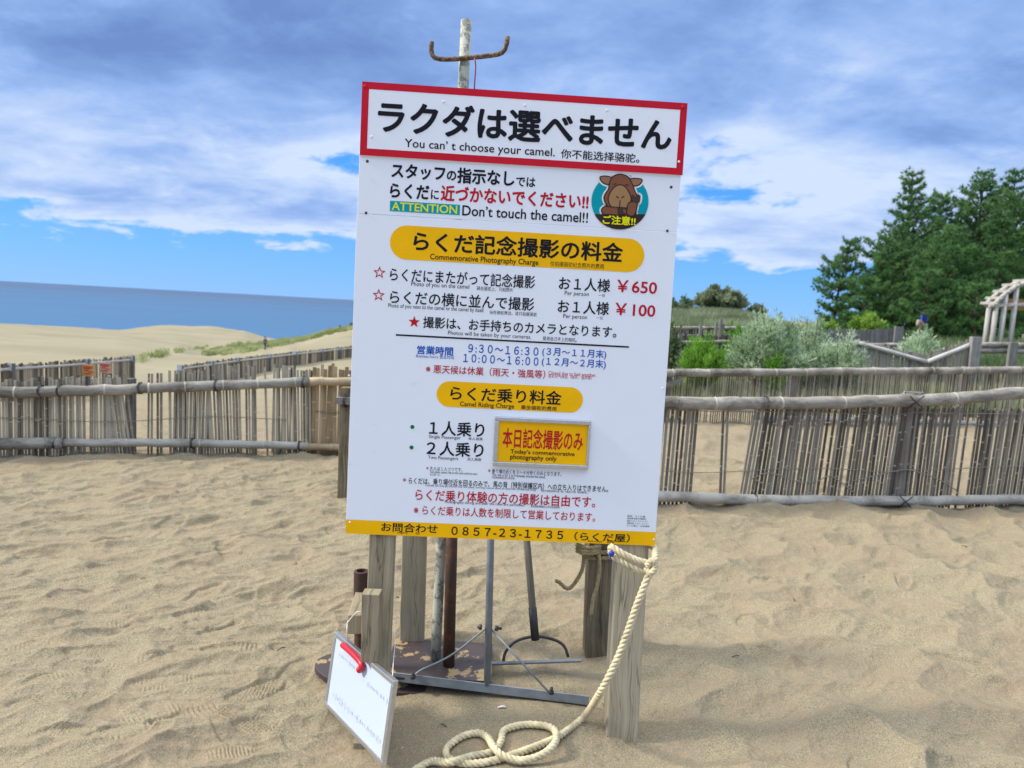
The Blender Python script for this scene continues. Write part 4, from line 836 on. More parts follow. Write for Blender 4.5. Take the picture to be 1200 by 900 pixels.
m = MB(); m.tube(spline([(x, ylf(x) - .02, .33 + .02 * math.sin(x * 4)) for x in np.arange(-7.4, -1.9, .25)], .1), .004, 5); m.tube(spline([(x, ylf(x) - .02, .40 + .015 * math.sin(x * 5)) for x in np.arange(-1.9, -1.0, .2)], .1), .005, 5); m.build('tie_wire', WIRE, f2)
for x in (-4.0, -3.87, -3.3, -2.72, -2.0): lash(f2, (x, ylf(x) - .05, float(np.interp(x, [-7.5, -4.31, -3, -1.96], [.52, .57, .63, .685]))), .051)
for x in (-3.9, -2.9, -2.02): lash(f2, (x, ylf(x) - .055, float(np.interp(x, [-3.85, -3, -1.95], [.13, .115, .06]))), .046)
for x in (-5.9, -4.6, -3.42, -1.95): fpost(f2, x, ylf(x) + .06, 0, ztl(min(x, -1.95)) - .02, .07, .07, W_GREY, tint=.3)

# far fences in the hollow on the left
def far_fence(label, ends, h, period, posts, caps, mat=W_FARSLAT, railr=.035, up=.10, gaps=(), thick=.02):
    """ends: (x, y, z) of the foot line"""
    t = thing('slat_fence', label, 'fence', ends[len(ends) // 2]); P = [(x, y, z - .05, z + h) for x, y, z in ends]
    m = MB(); slats(m, P, period, period * .82, thick, gaps, lambda s_: 0, .03, .0, node=False, present=.95); m.build('slat_panel', mat, t)
    m = MB(); m.tube([(x, y - .04, z + h - up) for x, y, z in ends], railr, 8, .85); m.build('top_rail', W_PALE if mat is W_FARSLAT else W_RAIL, t)
    tot = plen(P)
    for s_ in posts:
        a, _ = lerp_poly(P, s_ * tot); fpost(t, a[0], a[1] - .06, a[2], a[3] + .02, .16, .10, W_GREY, tint=.35)
        if caps:
            m = MB(); m.box((a[0], a[1] - .115, a[3] - .06), (.07, 0, 0), (0, .004, 0), (0, 0, .075)); m.build('post_cap', CAPM, t)
    return t
far_fence('weathered slat fence in the hollow bearing two orange notices', [(-10.35, 14.6, -.93), (-10.55, 17.4, -1.06), (-10.75, 20.4, -1.16)], .74, .075, (.06, .58, 1.0), True)
far_fence('short end of slat fence at the outer edge of the hollow', [(-12.6, 14.0, -1.05), (-11.4, 14.4, -.98), (-10.75, 14.55, -.95)], .62, .08, (.5, 1.0), True)
far_fence('long slat fence winding up the dune towards the walker in purple', [(-10.1, 22, -1.48), (-9.95, 26, -1.52), (-9.2, 30, -1.50), (-8.0, 35, -1.46), (-5.5, 38, -1.35)], .70, .09, (0.0, .12, .24, .37, .49, .62, .72, .86), True)
def notice(px, py, Y, w, h, base, label):
    c = atY(px, py, Y); t = thing('notice', label, 'notice', c + [0, 0, -h / 2]); m = MB(); m.box(c, (w / 2, .0, 0), (0, .006, 0), (0, 0, h / 2)); m.build('sheet', base, t)
    m = MB(); y = c[1] - .009
    for k, (zz, a, b) in enumerate(((.30, -.40, .38), (.16, -.38, .30), (-.02, -.30, .05), (-.12, .05, .38), (-.28, -.25, .2))):
        m.poly([(c[0] + a * w, y, c[2] + (zz - .045) * h), (c[0] + b * w, y, c[2] + (zz - .045) * h), (c[0] + b * w, y, c[2] + (zz + .045) * h), (c[0] + a * w, y, c[2] + (zz + .045) * h)])
    m.build('red_marks', P_RED, t)
O1 = flat('faded_orange_sheet', (.62, .36, .14), .6, 0, .2, 8); O2 = flat('faded_pink_sheet', (.60, .36, .26), .6, 0, .25, 8); O3 = flat('pink_sheet', (.60, .22, .26), .6)
notice(103.5, 434, 17.6, .31, .29, O1, 'faded orange notice on the slat fence, nearer of the two'); notice(123.5, 431, 18.3, .31, .27, O2, 'faded pinkish notice on the slat fence, next to its end post'); notice(410, 415, 37.0, .28, .35, O3, 'small pink notice on the long dune fence close behind the board edge')

# second fence on the right
f3 = thing('bamboo_fence', 'second bamboo fence across the sand, thin dense grey slats beneath a straight pole rail', 'fence', (5, 11, 0))
SX = [(.6, 10.1), (2.77, 10.5), (6.6, 11.2), (11, 12.0)]; y3 = lambda x: float(np.interp(x, [p[0] for p in SX], [p[1] for p in SX]))
zr3 = lambda x: float(np.interp(x, [.6, 2.4, 5.2, 8.0, 11], [.66, .70, .84, .965, 1.05]))
m = MB(); pole_line(m, [(x, y3(x) - .06, zr3(x)) for x in (2.0, 4, 5.2, 6.6, 8, 11)], .056, .50); pole_line(m, [(x, y3(x) - .06, zr3(x) - .02) for x in (.6, 1.3, 2.05)], .05, .5); m.build('top_rail', W_RAIL, f3)
xs3 = np.linspace(.6, 11, 30); m = MB(); slats(m, [(x, y3(x), -.03, zr3(x) + .03) for x in xs3], .034, .0135, .008, (), lambda s_: 0, .035, .01, present=.93, node=False, dark=.0); m.build('slat_panel', W_SLAT, f3)
m = MB(); m.bar((.6, y3(.6) - .03, .20), (3.6, y3(3.6) - .03, .20), .14, .03, up=(0, 0, 1)); m.tube([(3.6, y3(3.6) - .05, .10), (11, y3(11) - .05, .10)], .04, 8); m.build('bottom_rail', W_PALE, f3)
for x in (2.25, 4.2, 7.05, 9.5): fpost(f3, x, y3(x) + .06, 0, zr3(x) + .02, .10, .08, W_GREY)
m = MB(); m.bar((2.12, 10.28, .50), (2.42, 10.36, .62), .05, .05); m.build('brace', W_GREY, f3)

# fences further up the slope
def simple_fence(label, rails, slat, period, posts, sw=.8, mat=W_SLAT, railr=.045, pw=.09, dark=0.0, railmat=None, present=.95, trs=(.15, .8)):
    mid = slat[len(slat) // 2]; t = thing('slat_fence', label, 'fence', (mid[0], mid[1], mid[2]))
    for r_ in rails:
        m = MB(); pole_line(m, r_, railr, .5); m.build('rail', railmat or W_RAIL, t)
    m = MB(); slats(m, slat, period, period * sw, .012, (), lambda s_: 0, .03, .0, node=False, dark=dark, present=present, tintr=trs); m.build('slat_panel', mat, t)
    for x, y, z0, z1 in posts: fpost(t, x, y, z0, z1, pw, .08, W_GREY, tint=.55)
    return t
def PY(px, py, Y): return atY(px, py, Y)
a, b, c = PY(786, 402, 16), PY(872, 400.5, 16.5), PY(930, 402, 16.8)
simple_fence('low slat fence behind the bright green pine shrub', [[a, b, c]], [(a[0], a[1] + .06, .1, a[2] + .17), (c[0], c[1] + .06, .2, c[2] + .15)], .06, [(PY(797, 400, 16)[0], 16.0, .1, 1.16)], dark=-.1)
a, b = PY(788, 384.3, 20), PY(905, 384.5, 21)
simple_fence('slat fence with tangle of sticks below the grassy hump', [[a, b], [a + [0, 0, -.22], b + [0, 0, -.22]]], [(a[0], 20.08, .3, a[2] - .02), (b[0], 21.08, .3, b[2] - .02)], .08, [(PY(838, 385, 20)[0], 19.9, .4, 1.42), (PY(846, 385, 20)[0], 19.9, .4, 1.38), (PY(842.5, 385, 20)[0], 19.85, .4, 1.52), (PY(820, 385, 20)[0], 19.9, .4, 1.36)], dark=-.05, pw=.07)
a, b = PY(872, 386, 22), PY(1052, 385, 22.3)
simple_fence('dense grey panel fence ending in wide post below the pines', [], [(a[0], a[1], .5, a[2] - .02), (b[0], b[1], .5, b[2] - .02)], .05, [(b[0] + .0, b[1] - .08, .5, b[2] + .06)], 1.0, W_GREY, pw=.26, trs=(.35, .65), present=1.0)
a, b = PY(940, 404.5, 18), PY(1075, 404, 18)
simple_fence('low rail fence between silver shrubs in front of the panel fence', [[a, b]], [(a[0], a[1] + .05, .3, a[2] - .05), (b[0], b[1] + .05, .3, b[2] - .05)], .07, [], .7)
# the sagging one
f5 = thing('slat_fence', 'broken slat fence with its pole rail sagging to the middle', 'fence', (8.3, 15, .2))
a, b, c = PY(1003, 401, 15), PY(1086, 424.5, 15), PY(1138, 403.5, 15.1)
m = MB(); pole_line(m, [a, b], .045, .5, .9); m.build('broken_rail', W_PALE, f5); m = MB(); pole_line(m, [b, c], .05, .5, .9); m.build('broken_rail', W_PALE, f5)
m = MB(); slats(m, [(a[0], 15.05, .25, a[2] + .06), (b[0], 15.05, .25, b[2] + .17), (c[0], 15.12, .25, c[2] + .10)], .075, .055, .015, (), lambda s_: -.03, .03, .0, node=False, dark=.35); m.build('slat_panel', W_SLAT, f5)
fpost(f5, PY(1141.5, 400, 15.1)[0], 15.05, .2, PY(1141, 394.5, 15.1)[2], .20, .12, W_GREY, tint=.75)
a, b = PY(1147, 404, 15.6), PY(1230, 405, 15.8)
f6 = simple_fence('rail fence with two heavy horizontal poles in front of the pergola', [[a, b], [a + [0, 0, -.13], b + [0, 0, -.13]]], [(a[0], 15.7, .2, a[2] - .55), (b[0], 15.9, .2, b[2] - .5)], .06, [(PY(1183, 410, 15.6)[0], 15.5, .2, PY(1183, 401, 15.6)[2])], .7, railr=.06, pw=.17, dark=.15)

# ------------------------------------------------------------------ pergola
pg = thing('pergola', 'white weathered pergola with arched roof and round columns at the edge of the pines', 'pergola', (20.5, 28, 1.0)); zg = 0.7
arcpx = [(1157, 358), (1163, 352), (1172, 344), (1183, 336.5), (1196, 331.5), (1210, 329), (1226, 329.5), (1244, 334), (1262, 343), (1276, 356)]
arcpx = [(x + 7, y) for x, y in arcpx]
for dy in (0, .5):
    pts = [PY(x, y, 28) + [0, dy, 0] for x, y in arcpx]; m = MB(); Q_ = spline(pts, .15); m.tube(Q_, .095, 8); m.build('arched_beam', W_PALE, pg)
for k, (x, y) in enumerate(arcpx): 
    p = PY(x, y, 28) + [0, 0, .1]; m = MB(); m.bar(p + [0, -.25, 0], p + [0, .75, 0], .07, .10); m.build('rafter', W_PALE, pg)
p = PY(1164, 358, 28); m = MB(); m.tube([p + [-.15, 0, 0], PY(1276, 357, 28)], .09, 8); m.build('tie_beam', W_PALE, pg)
for dy, cols in ((0, (1168, 1179, 1192, 1222, 1250, 1274)), (.5, (1170, 1222, 1274))):
    for x in cols:
        yt = float(np.interp(x, [q[0] for q in arcpx], [q[1] for q in arcpx])); top = PY(x, yt, 28); m = MB(); m.tube([(top[0], 28 + dy, zg - .3), (top[0], 28 + dy, top[2])], .088, 10, random.random()); m.build('column', W_PALE, pg)
bo = thing('orange_banner', 'orange wooden board hung under the pergola roof', 'board', PY(1195, 362, 28.6)); m = MB(); a = PY(1176, 356, 28.6); m.box(a + [.75, 0, 0], (.75, 0, 0), (0, .03, 0), (0, 0, .21)); m.build('board', flat('orange_board', (.50, .24, .07), .6), bo)

# ------------------------------------------------------------------ plants
NEEDLE = leaf('pine_needles', (.046, .105, .043), (.088, .20, .064), (.18, .33, .09), .42)
BARK = flat('pine_bark', (.10, .075, .055), .9, 0, .4, 6, .5)
SILVER = leaf('silvery_leaves', (.25, .36, .17), (.40, .52, .31), (.58, .68, .48), .45); LIME = leaf('bright_green_leaves', (.08, .20, .02), (.17, .37, .04), (.28, .50, .07), .4)
SAGE = leaf('sage_leaves', (.13, .17, .08), (.24, .28, .15), (.36, .40, .25), .35); OLIVE = leaf('olive_green_leaves', (.06, .10, .035), (.12, .18, .07), (.22, .27, .14), .3); YELG = leaf('yellow_green_leaves', (.11, .22, .03), (.22, .37, .05), (.34, .48, .09), .4)
GRASS = leaf('dune_grass_blades', (.14, .17, .075), (.24, .27, .14), (.38, .37, .24), .3, .8); DGRASS = leaf('ridge_grass_blades', (.24, .29, .10), (.36, .40, .16), (.50, .50, .26), .25, .8)
def unit(n): v = RNG.normal(size=(n, 3)); return v / np.linalg.norm(v, axis=1)[:, None]
def blades(C, D, ln, wd):
    """slim triangles from C along D"""
    s_ = np.cross(D, unit(len(D))); s_ /= np.maximum(np.linalg.norm(s_, axis=1)[:, None], 1e-6); s_ *= wd[:, None] / 2
    return np.stack([C - s_, C + s_, C + D * ln[:, None]], 1)
def leaves(C, D, ln, wd):
    s_ = np.cross(D, unit(len(D))); s_ /= np.maximum(np.linalg.norm(s_, axis=1)[:, None], 1e-6); s_ *= wd[:, None] / 2; M_ = C + D * ln[:, None] * .5
    return np.stack([C, M_ + s_, C + D * ln[:, None], M_ - s_], 1)
def pine(label, x, y, h, spread, low=.12, seed=0, dense=1.0, group='pines behind the fences'):
    global RNG
    rs = np.random.default_rng(seed); z0 = gz(x, y) - .1; t = thing('pine_tree', label, 'tree', (x, y, z0), group); m = MB()
    lx, ly = rs.normal(0, .03, 2) * h; zz = np.linspace(0, 1, 9); P = np.array([(x + lx * q + .12 * math.sin(q * 5 + seed), y + ly * q + .1 * math.cos(q * 4 + seed), z0 + h * q * .98) for q in zz]); m.tube(P, .018 * h * (1 - zz * .9) + .012, 9)
    Ct = []; Dt = []; St = []; Tt = []; nw = int(h * 1.55)
    for w_ in range(nw):
        q = low + (1 - low) * (w_ / (nw - .3)) ** .92; c = np.array([np.interp(q, zz, P[:, k]) for k in range(3)]); k_ = rs.integers(4, 7); a0 = rs.uniform(0, 6.28)
        if q > .93: k_ = 3
        for j in range(k_):
            prof = (1 - q) ** .78 * (.75 + .25 * math.sin(q * 9 + seed)); L_ = spread * prof * rs.uniform(.62, 1.22) + .25; a = a0 + 6.28 * j / k_ + rs.normal(0, .25)
            d = np.array([math.cos(a), math.sin(a), 0]); up = rs.uniform(.02, .28) + .45 * q; tip = rs.uniform(.08, .25)
            br_ = np.array([c + d * L_ * s_ + np.array([0, 0, L_ * (up * s_ + tip * s_ * s_)]) + rs.normal(0, .04, 3) * s_ for s_ in np.linspace(0, 1, 6)])
            m.tube(br_, np.linspace(.012 * h * (1 - q) + .012, .012, 6), 5, caps=False)
            nt_ = max(3, int(L_ * 6.2 * dense)); lt = rs.uniform(.2, .8)
            for s_ in np.linspace(.22, 1.0, nt_):
                b_ = np.array([np.interp(s_, np.linspace(0, 1, 6), br_[:, k]) for k in range(3)]); w2 = L_ * .42 * (1.15 - s_) + .10
                for side in ((-1, 0, 1) if s_ < .97 else (0,)):
                    p = b_ + np.array([-d[1], d[0], 0]) * side * w2 * rs.uniform(.5, 1.1) + d * rs.uniform(0, .2) * abs(side) + np.array([0, 0, rs.uniform(-.02, .16)])
                    Ct.append(p); Dt.append(d * .45 + np.array([-d[1], d[0], 0]) * side * .5 + [0, 0, .75]); St.append(rs.uniform(.75, 1.3)); Tt.append(np.clip(lt * .6 + rs.uniform(0, .5), 0, 1))
    m.build('trunk', BARK, t)
    C = np.array(Ct); D = np.array(Dt); D /= np.linalg.norm(D, axis=1)[:, None]; nb_ = 24; C = np.repeat(C, nb_, 0); D = np.repeat(D, nb_, 0); S_ = np.repeat(np.array(St), nb_); T_ = np.repeat(np.array(Tt), nb_)
    RNG = rs; dirs = D * .55 + unit(len(C)) * .85; dirs /= np.linalg.norm(dirs, axis=1)[:, None]
    V = blades(C - dirs * .03 + unit(len(C)) * .04, dirs, S_ * rs.uniform(.17, .30, len(C)), S_ * rs.uniform(.028, .05, len(C)))
    tri_mesh('crown', V, 3, np.clip(T_ + rs.normal(0, .1, len(C)), 0, 1), NEEDLE, t)
def pine_at(label, px, py, Y, spread, seed, low=.1, dense=1.0):
    p = atY(px, py, Y); x = p[0]; g0 = gz(x, Y); pine(label, x, Y, p[2] - g0 + .1, spread, low, seed, dense)
pine_at('slender pine standing apart at the seaward end of the grove', 986, 277, 46, 2.2, 3, .12)
pine_at('tallest pine of the grove with pointed open top', 1073, 197, 50, 4.6, 4, .10)
pine_at('pine with narrow tip close behind the tallest pine', 1104, 224, 53, 4.3, 5, .1)
pine_at('broad pine in front of the tallest pine with low boughs', 1046, 285, 45, 3.4, 6, .05, 1.1)
pine_at('pine rising midway between the tallest pine and the pergola', 1157, 196, 51, 4.2, 7, .1)
pine_at('pine with bare twisted tip above the pergola', 1197, 196, 49, 3.8, 8, .1)
pine_at('pale green rounded pine in front of the twin tips', 1122, 262, 43, 3.6, 9, .04, 1.1)
pine_at('bushy pine directly behind the pergola roof', 1178, 244, 44, 3.6, 10, .06, 1.1)
pine_at('low wide pine filling the foot of the grove', 1090, 318, 41.5, 3.0, 12, .03, 1.1)
pine_at('pine at the landward edge of the grove beyond the pergola', 1245, 210, 47, 4.0, 13, .08)
pine_at('short dark pine below the slender seaward pine', 1015, 325, 44, 2.5, 14, .05)
pine_at('pine deep in the grove filling the gap between the twin tips', 1132, 238, 58, 4.6, 16, .06, 1.0)
pine_at('pine deep in the grove above the pergola roof', 1218, 212, 57, 4.6, 17, .06, 1.0)
pine_at('pine deep in the grove behind its tallest member', 1060, 268, 60, 4.2, 18, .06, 1.0)
pine_at('low pine half hidden by the pergola columns', 1150, 330, 40, 2.6, 15, .03)

def shrub(name, label, c, rx, ry, h, n, ll, lw, mat, stems=30, up=.6, seed=1, cat='shrub', tint=(0, 1), lumps=9):
    global RNG
    RNG = np.random.default_rng(seed); t = thing(name, label, cat, c); m = MB(); tips = []
    for k in range(stems):
        a = RNG.uniform(0, 6.28); r = math.sqrt(RNG.uniform(0.02, 1)); e = np.array([c[0] + rx * r * math.cos(a), c[1] + ry * r * math.sin(a), c[2] + h * (1.0 - .55 * r * r) * RNG.uniform(.75, 1.12)])
        b_ = np.array(c) + np.array([rx * .12 * math.cos(a), ry * .12 * math.sin(a), -.1]); mid = (b_ + e) / 2 + np.array([0, 0, h * .12]); Q_ = spline([b_, mid, e], .25 * h); m.tube(Q_, np.linspace(.012, .004, len(Q_)) * max(1, h), 5, caps=False); tips.append(Q_)
    m.build('stems', BARK, t)
    per = n // stems; Cs = []; Ds = []; Ts = []
    for Q_ in tips:
        s_ = RNG.uniform(.22, 1.0, per) ** .8; f_ = s_ * (len(Q_) - 1); i = np.minimum(f_.astype(int), len(Q_) - 2); C = Q_[i] + (Q_[i + 1] - Q_[i]) * (f_ - i)[:, None]
        ax = Q_[-1] - Q_[0]; ax /= np.linalg.norm(ax); sd = unit(per); C = C + sd * (np.abs(RNG.normal(0, .10 * h, per)) * (1.2 - .75 * s_))[:, None]
        D = sd * .75 + ax * up + [0, 0, .25]; D /= np.linalg.norm(D, axis=1)[:, None]; Cs.append(C); Ds.append(D); Ts.append(np.clip(RNG.uniform(*tint) + RNG.normal(0, .22, per), 0, 1))
    C = np.vstack(Cs); D = np.vstack(Ds); k = len(C); gl_ = np.array([macro(C[:, 0], C[:, 1])])[0] - .05; C[:, 2] = np.maximum(C[:, 2], gl_)
    V = leaves(C, D, RNG.uniform(.7, 1.3, k) * ll, RNG.uniform(.7, 1.3, k) * lw); tri_mesh('foliage', V, 4, np.concatenate(Ts), mat, t)
def shrub_at(name, label, px, pytop, Y, rx, mat, n, ll, lw, seed, ry=None, **kw):
    p = atY(px, pytop, Y); g0 = gz(p[0], Y); shrub(name, label, (p[0], Y, g0), rx, ry or rx * .8, p[2] - g0, n, ll, lw, mat, seed=seed, **kw)
shrub_at('silver_shrub', 'large silvery green shrub spilling behind the second fence', 905, 371, 13.4, .80, SILVER, 11000, .075, .022, 21, stems=70)
shrub_at('silver_shrub', 'silvery shrub next to the largest one, half joined with it', 955, 374, 14.2, .75, SILVER, 8000, .075, .022, 22, stems=56)
shrub_at('silver_shrub', 'pale low shrub spreading in front of the dense panel fence', 990, 392, 13.6, .55, SILVER, 4500, .07, .02, 23, stems=40)
shrub_at('silver_shrub', 'pale green shrub in front of the person in blue', 1078, 389, 15.7, .55, SILVER, 4200, .10, .03, 24, stems=36, tint=(.3, 1))
shrub_at('pine_shrub', 'bright green young pine shrub behind the second fence', 826, 389, 12.8, .40, LIME, 6500, .10, .014, 25, stems=30, up=.9)
shrub_at('leafy_plant', 'small leafy green plant at the white board edge', 789, 371, 15.0, .16, OLIVE, 700, .09, .05, 26, stems=9)
shrub_at('leafy_plant', 'green broad leafed plant between the rails and silver shrub', 866, 373, 15.2, .26, LIME, 900, .10, .06, 27, stems=12)
shrub_at('leafy_plant', 'short bright green plant at the foot of the largest silver shrub', 908, 417, 12.6, .20, LIME, 900, .08, .04, 28, stems=12)
shrub_at('leafy_plant', 'dark leafy sprig rising over the silver shrubs', 933, 368, 19, .22, OLIVE, 600, .11, .06, 29, stems=8)
shrub_at('round_shrub', 'rounded olive green shrub on top of the grassy hump', 845, 338, 42, 1.55, SAGE, 13000, .20, .09, 30, stems=110)
shrub_at('round_shrub', 'small dark shrub trailing down the hump beside the rounded shrub', 888, 358, 42, .55, SAGE, 2000, .18, .09, 31, stems=20)
shrub_at('round_shrub', 'low weedy clump on the hump close to the white board', 798, 347, 40, .8, OLIVE, 1600, .16, .05, 32, stems=24, tint=(.4, 1))
shrub_at('yellow_green_shrub', 'yellow green bushy shrub at the foot of the pines', 1020, 362, 33, .85, YELG, 5000, .16, .06, 33, stems=36)
shrub_at('yellow_green_shrub', 'small yellow green shrub by the end post of the panel fence', 972, 377, 30, .6, YELG, 2200, .15, .06, 34, stems=20)

def grass(name, label, X, Y, hmin, hmax, wd, mat, seed, lean=.35, bend=0.0):
    global RNG
    RNG = np.random.default_rng(seed); k = len(X); Z = macro(X, Y) + np.where(np.hypot(X, Y) < 12, micro(X, Y), 0) - .02; C = np.stack([X, Y, Z], 1)
    D = np.stack([RNG.normal(0, lean, k) + bend, RNG.normal(0, lean, k), np.ones(k)], 1); D /= np.linalg.norm(D, axis=1)[:, None]
    V = blades(C, D, RNG.uniform(hmin, hmax, k), np.full(k, wd) * RNG.uniform(.7, 1.4, k)); pt = np.clip(.5 + .9 * vnoise(X * .7, Y * .7, 91) + RNG.normal(0, .2, k), 0, 1)
    o = tri_mesh(name, V, 3, pt, mat); tag(o, label, 'grass', kind='stuff')
rs = np.random.default_rng(77)
Y = 11.9 + 4.6 * rs.random(46000) ** 1.1; X = Y * rs.uniform(.17, .80, len(Y)); ok = (Y > np.interp(X, [.6, 2.77, 6.6, 11], [10.5, 10.9, 11.6, 12.4]))
grass('grass', 'grey green grass growing behind the second bamboo fence', X[ok], Y[ok], .10, .42, .012, GRASS, 41)
Y = 16.5 * (48 / 16.5) ** rs.random(60000); X = Y * rs.uniform(.10, .80, len(Y)); kp = vnoise(X * .3, Y * .3, 55) > -.35
grass('scrub_grass', 'rough grass and weeds covering the slope below the pines', X[kp], Y[kp], .15, .55, .03, OLIVE, 42)
Y = rs.uniform(29, 43, 20000); X = Y * rs.uniform(.20, .345, len(Y)); grass('hump_grass', 'silvery grass on the flank of the hump', X, Y, .2, .55, .04, SAGE, 43)
# marram grass on the far ridge and along the path
def band(k, xs_, top, bot, y0, y1, seed, thr):
    r_ = np.random.default_rng(seed); px = r_.uniform(xs_[0], xs_[-1], k); t_ = r_.beta(1.4, 1.4, k); py = np.interp(px, xs_, top) * (1 - t_) + np.interp(px, xs_, bot) * t_
    D = FW[None] + (px - 600)[:, None] / F * RT[None] - (py - 450)[:, None] / F * UP[None]; D = D / D[:, 1:2]; hit = np.full(k, np.nan)
    for Y in np.arange(y0, y1, .5):
        P = EYE + D * Y; m_ = np.isnan(hit) & (P[:, 2] < macro(P[:, 0], P[:, 1])); hit[m_] = Y
    ok = ~np.isnan(hit); Y = np.where(ok, hit, 1.) + r_.normal(0, .5, k); X = D[:, 0] * Y; e_ = 1 - np.abs(t_ - .5) * 2
    ok &= (vnoise(px * .16, py * .5, seed) * .6 + vnoise(px * .5, py, seed + 1) * .4 + e_ * .9) > thr; return X[ok], Y[ok]
X, Y = band(60000, [238, 260, 280, 310, 340, 380, 412, 440], [415, 407, 402.5, 401.5, 397, 388.5, 383.5, 380], [419, 417, 415, 409.5, 404, 394, 386.5, 384], 40, 125, 66, .25)
grass('ridge_grass', 'yellow green marram grass along the far dune ridge', X, Y, .2, .6, .10, DGRASS, 44)
X, Y = band(5000, [156, 175, 190, 217, 244], [424, 417, 413.5, 407, 405], [427, 421, 419, 414, 410], 30, 110, 67, .80)
grass('path_grass', 'small dull grass tufts across the middle of the dune', X, Y, .12, .36, .08, DGRASS, 45)

# ------------------------------------------------------------------ people
def skin_mesh(name, V, E_, rad, mats, parent, sub=2, root=0):
    me = bpy.data.meshes.new(name); me.from_pydata([tuple(v) for v in V], E_, []); o = bpy.data.objects.new(name, me); COL.objects.link(o)
    md = o.modifiers.new('skin', 'SKIN'); md.use_smooth_shade = True
    for i, r_ in enumerate(rad): me.skin_vertices[0].data[i].radius = (r_, r_) if np.isscalar(r_) else r_
    me.skin_vertices[0].data[root].use_root = True
    sb = o.modifiers.new('sub', 'SUBSURF'); sb.levels = sub; sb.render_levels = sub
    dg = bpy.context.evaluated_depsgraph_get(); nm = bpy.data.meshes.new_from_object(o.evaluated_get(dg)); o.modifiers.clear(); o.data = nm; bpy.data.meshes.remove(me); nm.name = name
    nm.materials.clear(); nm.materials.append(mats); o.parent = parent; return o
SKINM = flat('skin_tone', (.42, .24, .16), .5); HAIR = flat('black_hair', (.012, .010, .010), .6)
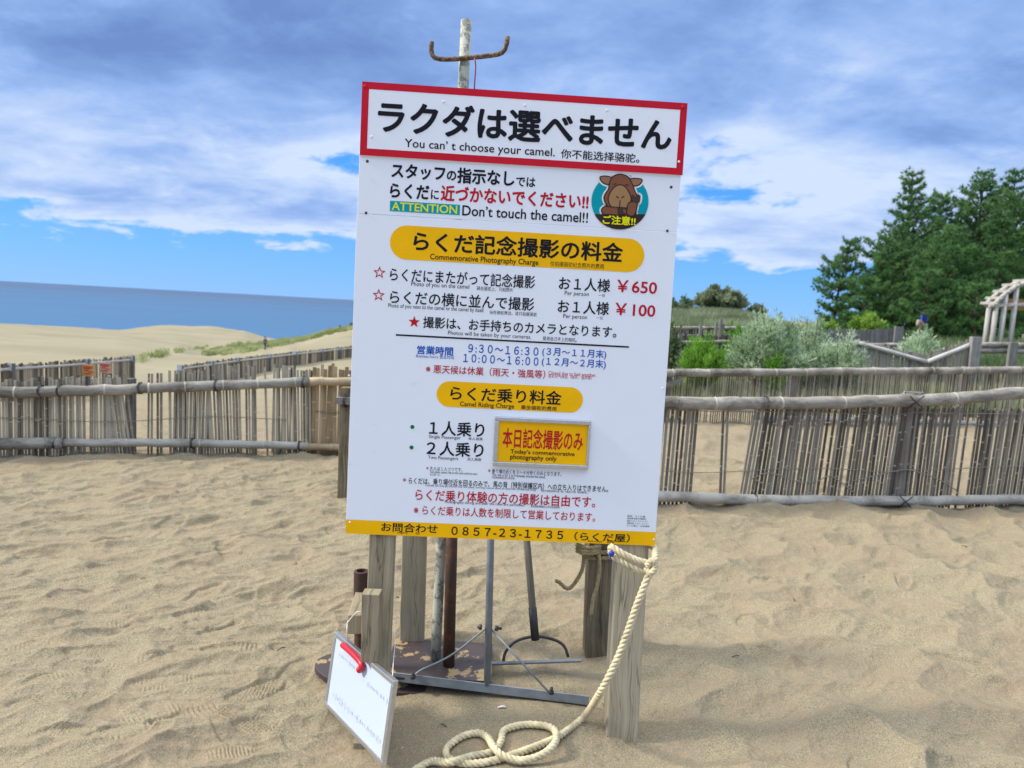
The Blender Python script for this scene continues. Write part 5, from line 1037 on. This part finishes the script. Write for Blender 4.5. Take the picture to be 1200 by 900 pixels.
def person(label, x, y, yawd, shirt, trousers, H=1.68, swing=.16, z=None):
    g0 = gz(x, y) if z is None else z; t = thing('person', label, 'person', (x, y, g0)); t.rotation_euler = (0, 0, R(yawd)); k = H / 1.70; s_ = swing
    # facing -y in its own frame
    J = dict(pel=(0, 0, .94), ab=(0, -.005, 1.08), ch=(0, .0, 1.28), nk=(0, .0, 1.44), hd0=(0, -.02, 1.53), hd1=(0, -.02, 1.63), ls=(.17, 0, 1.39), rs=(-.17, 0, 1.39), le=(.23, s_ * .4, 1.13), re=(-.23, -s_ * .4, 1.13), lw=(.24, s_ * .2 - .06, .90), rw=(-.24, -s_ * .7 - .08, .90), lh=(.24, s_ * .1 - .08, .80), rh=(-.24, -s_ * .8 - .1, .80),
             lp=(.09, 0, .88), rp=(-.09, 0, .88), lk=(.10, -s_ * .7 - .02, .50), rk=(-.10, s_ * .4 - .03, .50), la=(.10, -s_, .09), ra=(-.10, s_ * 1.3, .09), lt=(.11, -s_ - .17, .035), rt=(-.11, s_ * 1.3 - .17, .035))
    rad = dict(pel=.125, ab=.115, ch=.135, nk=.058, hd0=.085, hd1=.088, ls=.062, rs=.062, le=.043, re=.043, lw=.03, rw=.03, lh=.032, rh=.032, lp=.085, rp=.085, lk=.06, rk=.06, la=.042, ra=.042, lt=.034, rt=.034)
    names = list(J); ix = {n_: i for i, n_ in enumerate(names)}; ed = [('pel', 'ab'), ('ab', 'ch'), ('ch', 'nk'), ('nk', 'hd0'), ('hd0', 'hd1'), ('ch', 'ls'), ('ch', 'rs'), ('ls', 'le'), ('rs', 're'), ('le', 'lw'), ('re', 'rw'), ('lw', 'lh'), ('rw', 'rh'), ('pel', 'lp'), ('pel', 'rp'), ('lp', 'lk'), ('rp', 'rk'), ('lk', 'la'), ('rk', 'ra'), ('la', 'lt'), ('ra', 'rt')]
    def sub(ns, grow_, nm, mat, root):
        i2 = {n_: i for i, n_ in enumerate(ns)}; skin_mesh(nm, [np.array(J[n_]) * k for n_ in ns], [(i2[a], i2[b]) for a, b in ed if a in i2 and b in i2], [(rad[n_] * grow_ + .006) * k for n_ in ns], mat, t, 2, i2[root])
    sub(names, 1.0, 'body', SKINM, 'pel'); sub(['pel', 'ab', 'ch', 'ls', 'rs', 'le', 're'], 1.12, 'shirt', shirt, 'pel'); sub(['pel', 'lp', 'rp', 'lk', 'rk', 'la', 'ra'], 1.16, 'trousers', trousers, 'pel')
    m = MB(); m.ball((x, y + .015 * k, g0 + 1.655 * k), .108 * k, .112 * k, .098 * k, 14, 9); m.build('hair', HAIR, t)
    m = MB()
    for sx in (-.1, .1): pass
    for fx, fy in ((.11, -s_ - .10), (-.11, s_ * 1.3 - .10)): m.ball((x + fx * k, y + fy * k, g0 + .045), .05, .13, .05, 10, 6)
    m.build('shoes', DARKM, t); return t
CL = lambda n_, c: flat(n_, c, .8, 0, .1)
p = atY(310.5, 412, 90); person('distant person in purple jacket walking up the far dune', p[0], 90, 160, CL('purple_cloth', (.10, .045, .16)), CL('dark_blue_cloth', (.03, .04, .10)), 1.62)
p = atY(1082, 380, 40); pb = person('person with black hair in bright blue shirt and cream trousers under the pines', p[0], 40, 200, CL('blue_cloth', (.02, .06, .42)), CL('cream_cloth', (.55, .48, .36)), 1.66)
bgx = p[0] - .34; m = MB(); m.ball((bgx, 39.9, gz(p[0], 40) + .95), .12, .10, .20); bag = m.build('shoulder_bag', CL('beige_canvas', (.36, .31, .22))); tag(bag, 'pale canvas bag carried beside the person in blue', 'bag')
# two stakes on the ridge
for (px, py, w, h, lab) in ((398, 385.5, .34, .62, 'dark squat stump on the far ridge skyline'), (411, 391, .55, .75, 'grey post stub on the far ridge close to the board')):
    q = atY(px, py, 108); z_ = gz(q[0], 108); m = MB(); m.tube([(q[0], 108, z_ - .3), (q[0] + .05, 108, z_ + h * .6), (q[0], 108, z_ + h)], [w * .6, w * .5, w * .42], 9, .1); tag(m.build('stump', W_GREY if px > 400 else DARKM), lab, 'stump')

# ------------------------------------------------------------------ litter on the sand
for k, (px, py) in enumerate(((588, 829), (707, 826), (843, 664), (1012, 676), (862, 769), (466, 700), (168, 678), (64, 612), (930, 702), (1130, 640), (330, 760), (520, 850))):
    p = sandp(px, py, .003); m = MB(); a = random.uniform(0, 3); q = np.array([math.cos(a), math.sin(a), .1]) * random.uniform(.008, .022)
    m.tube(spline([p - q, p + [0, 0, .004], p + q * [1, .6, 1]], .006), .0022 if k else .004, 5)
    tag(m.build('twig' if k else 'paper_scrap', BARK if k else STRING), 'tiny dry twig lying on the trampled sand' if k else 'tiny white scrap on the smooth sand in front of the rake', 'twig' if k else 'scrap', 'twigs scattered on the sand' if k else None)
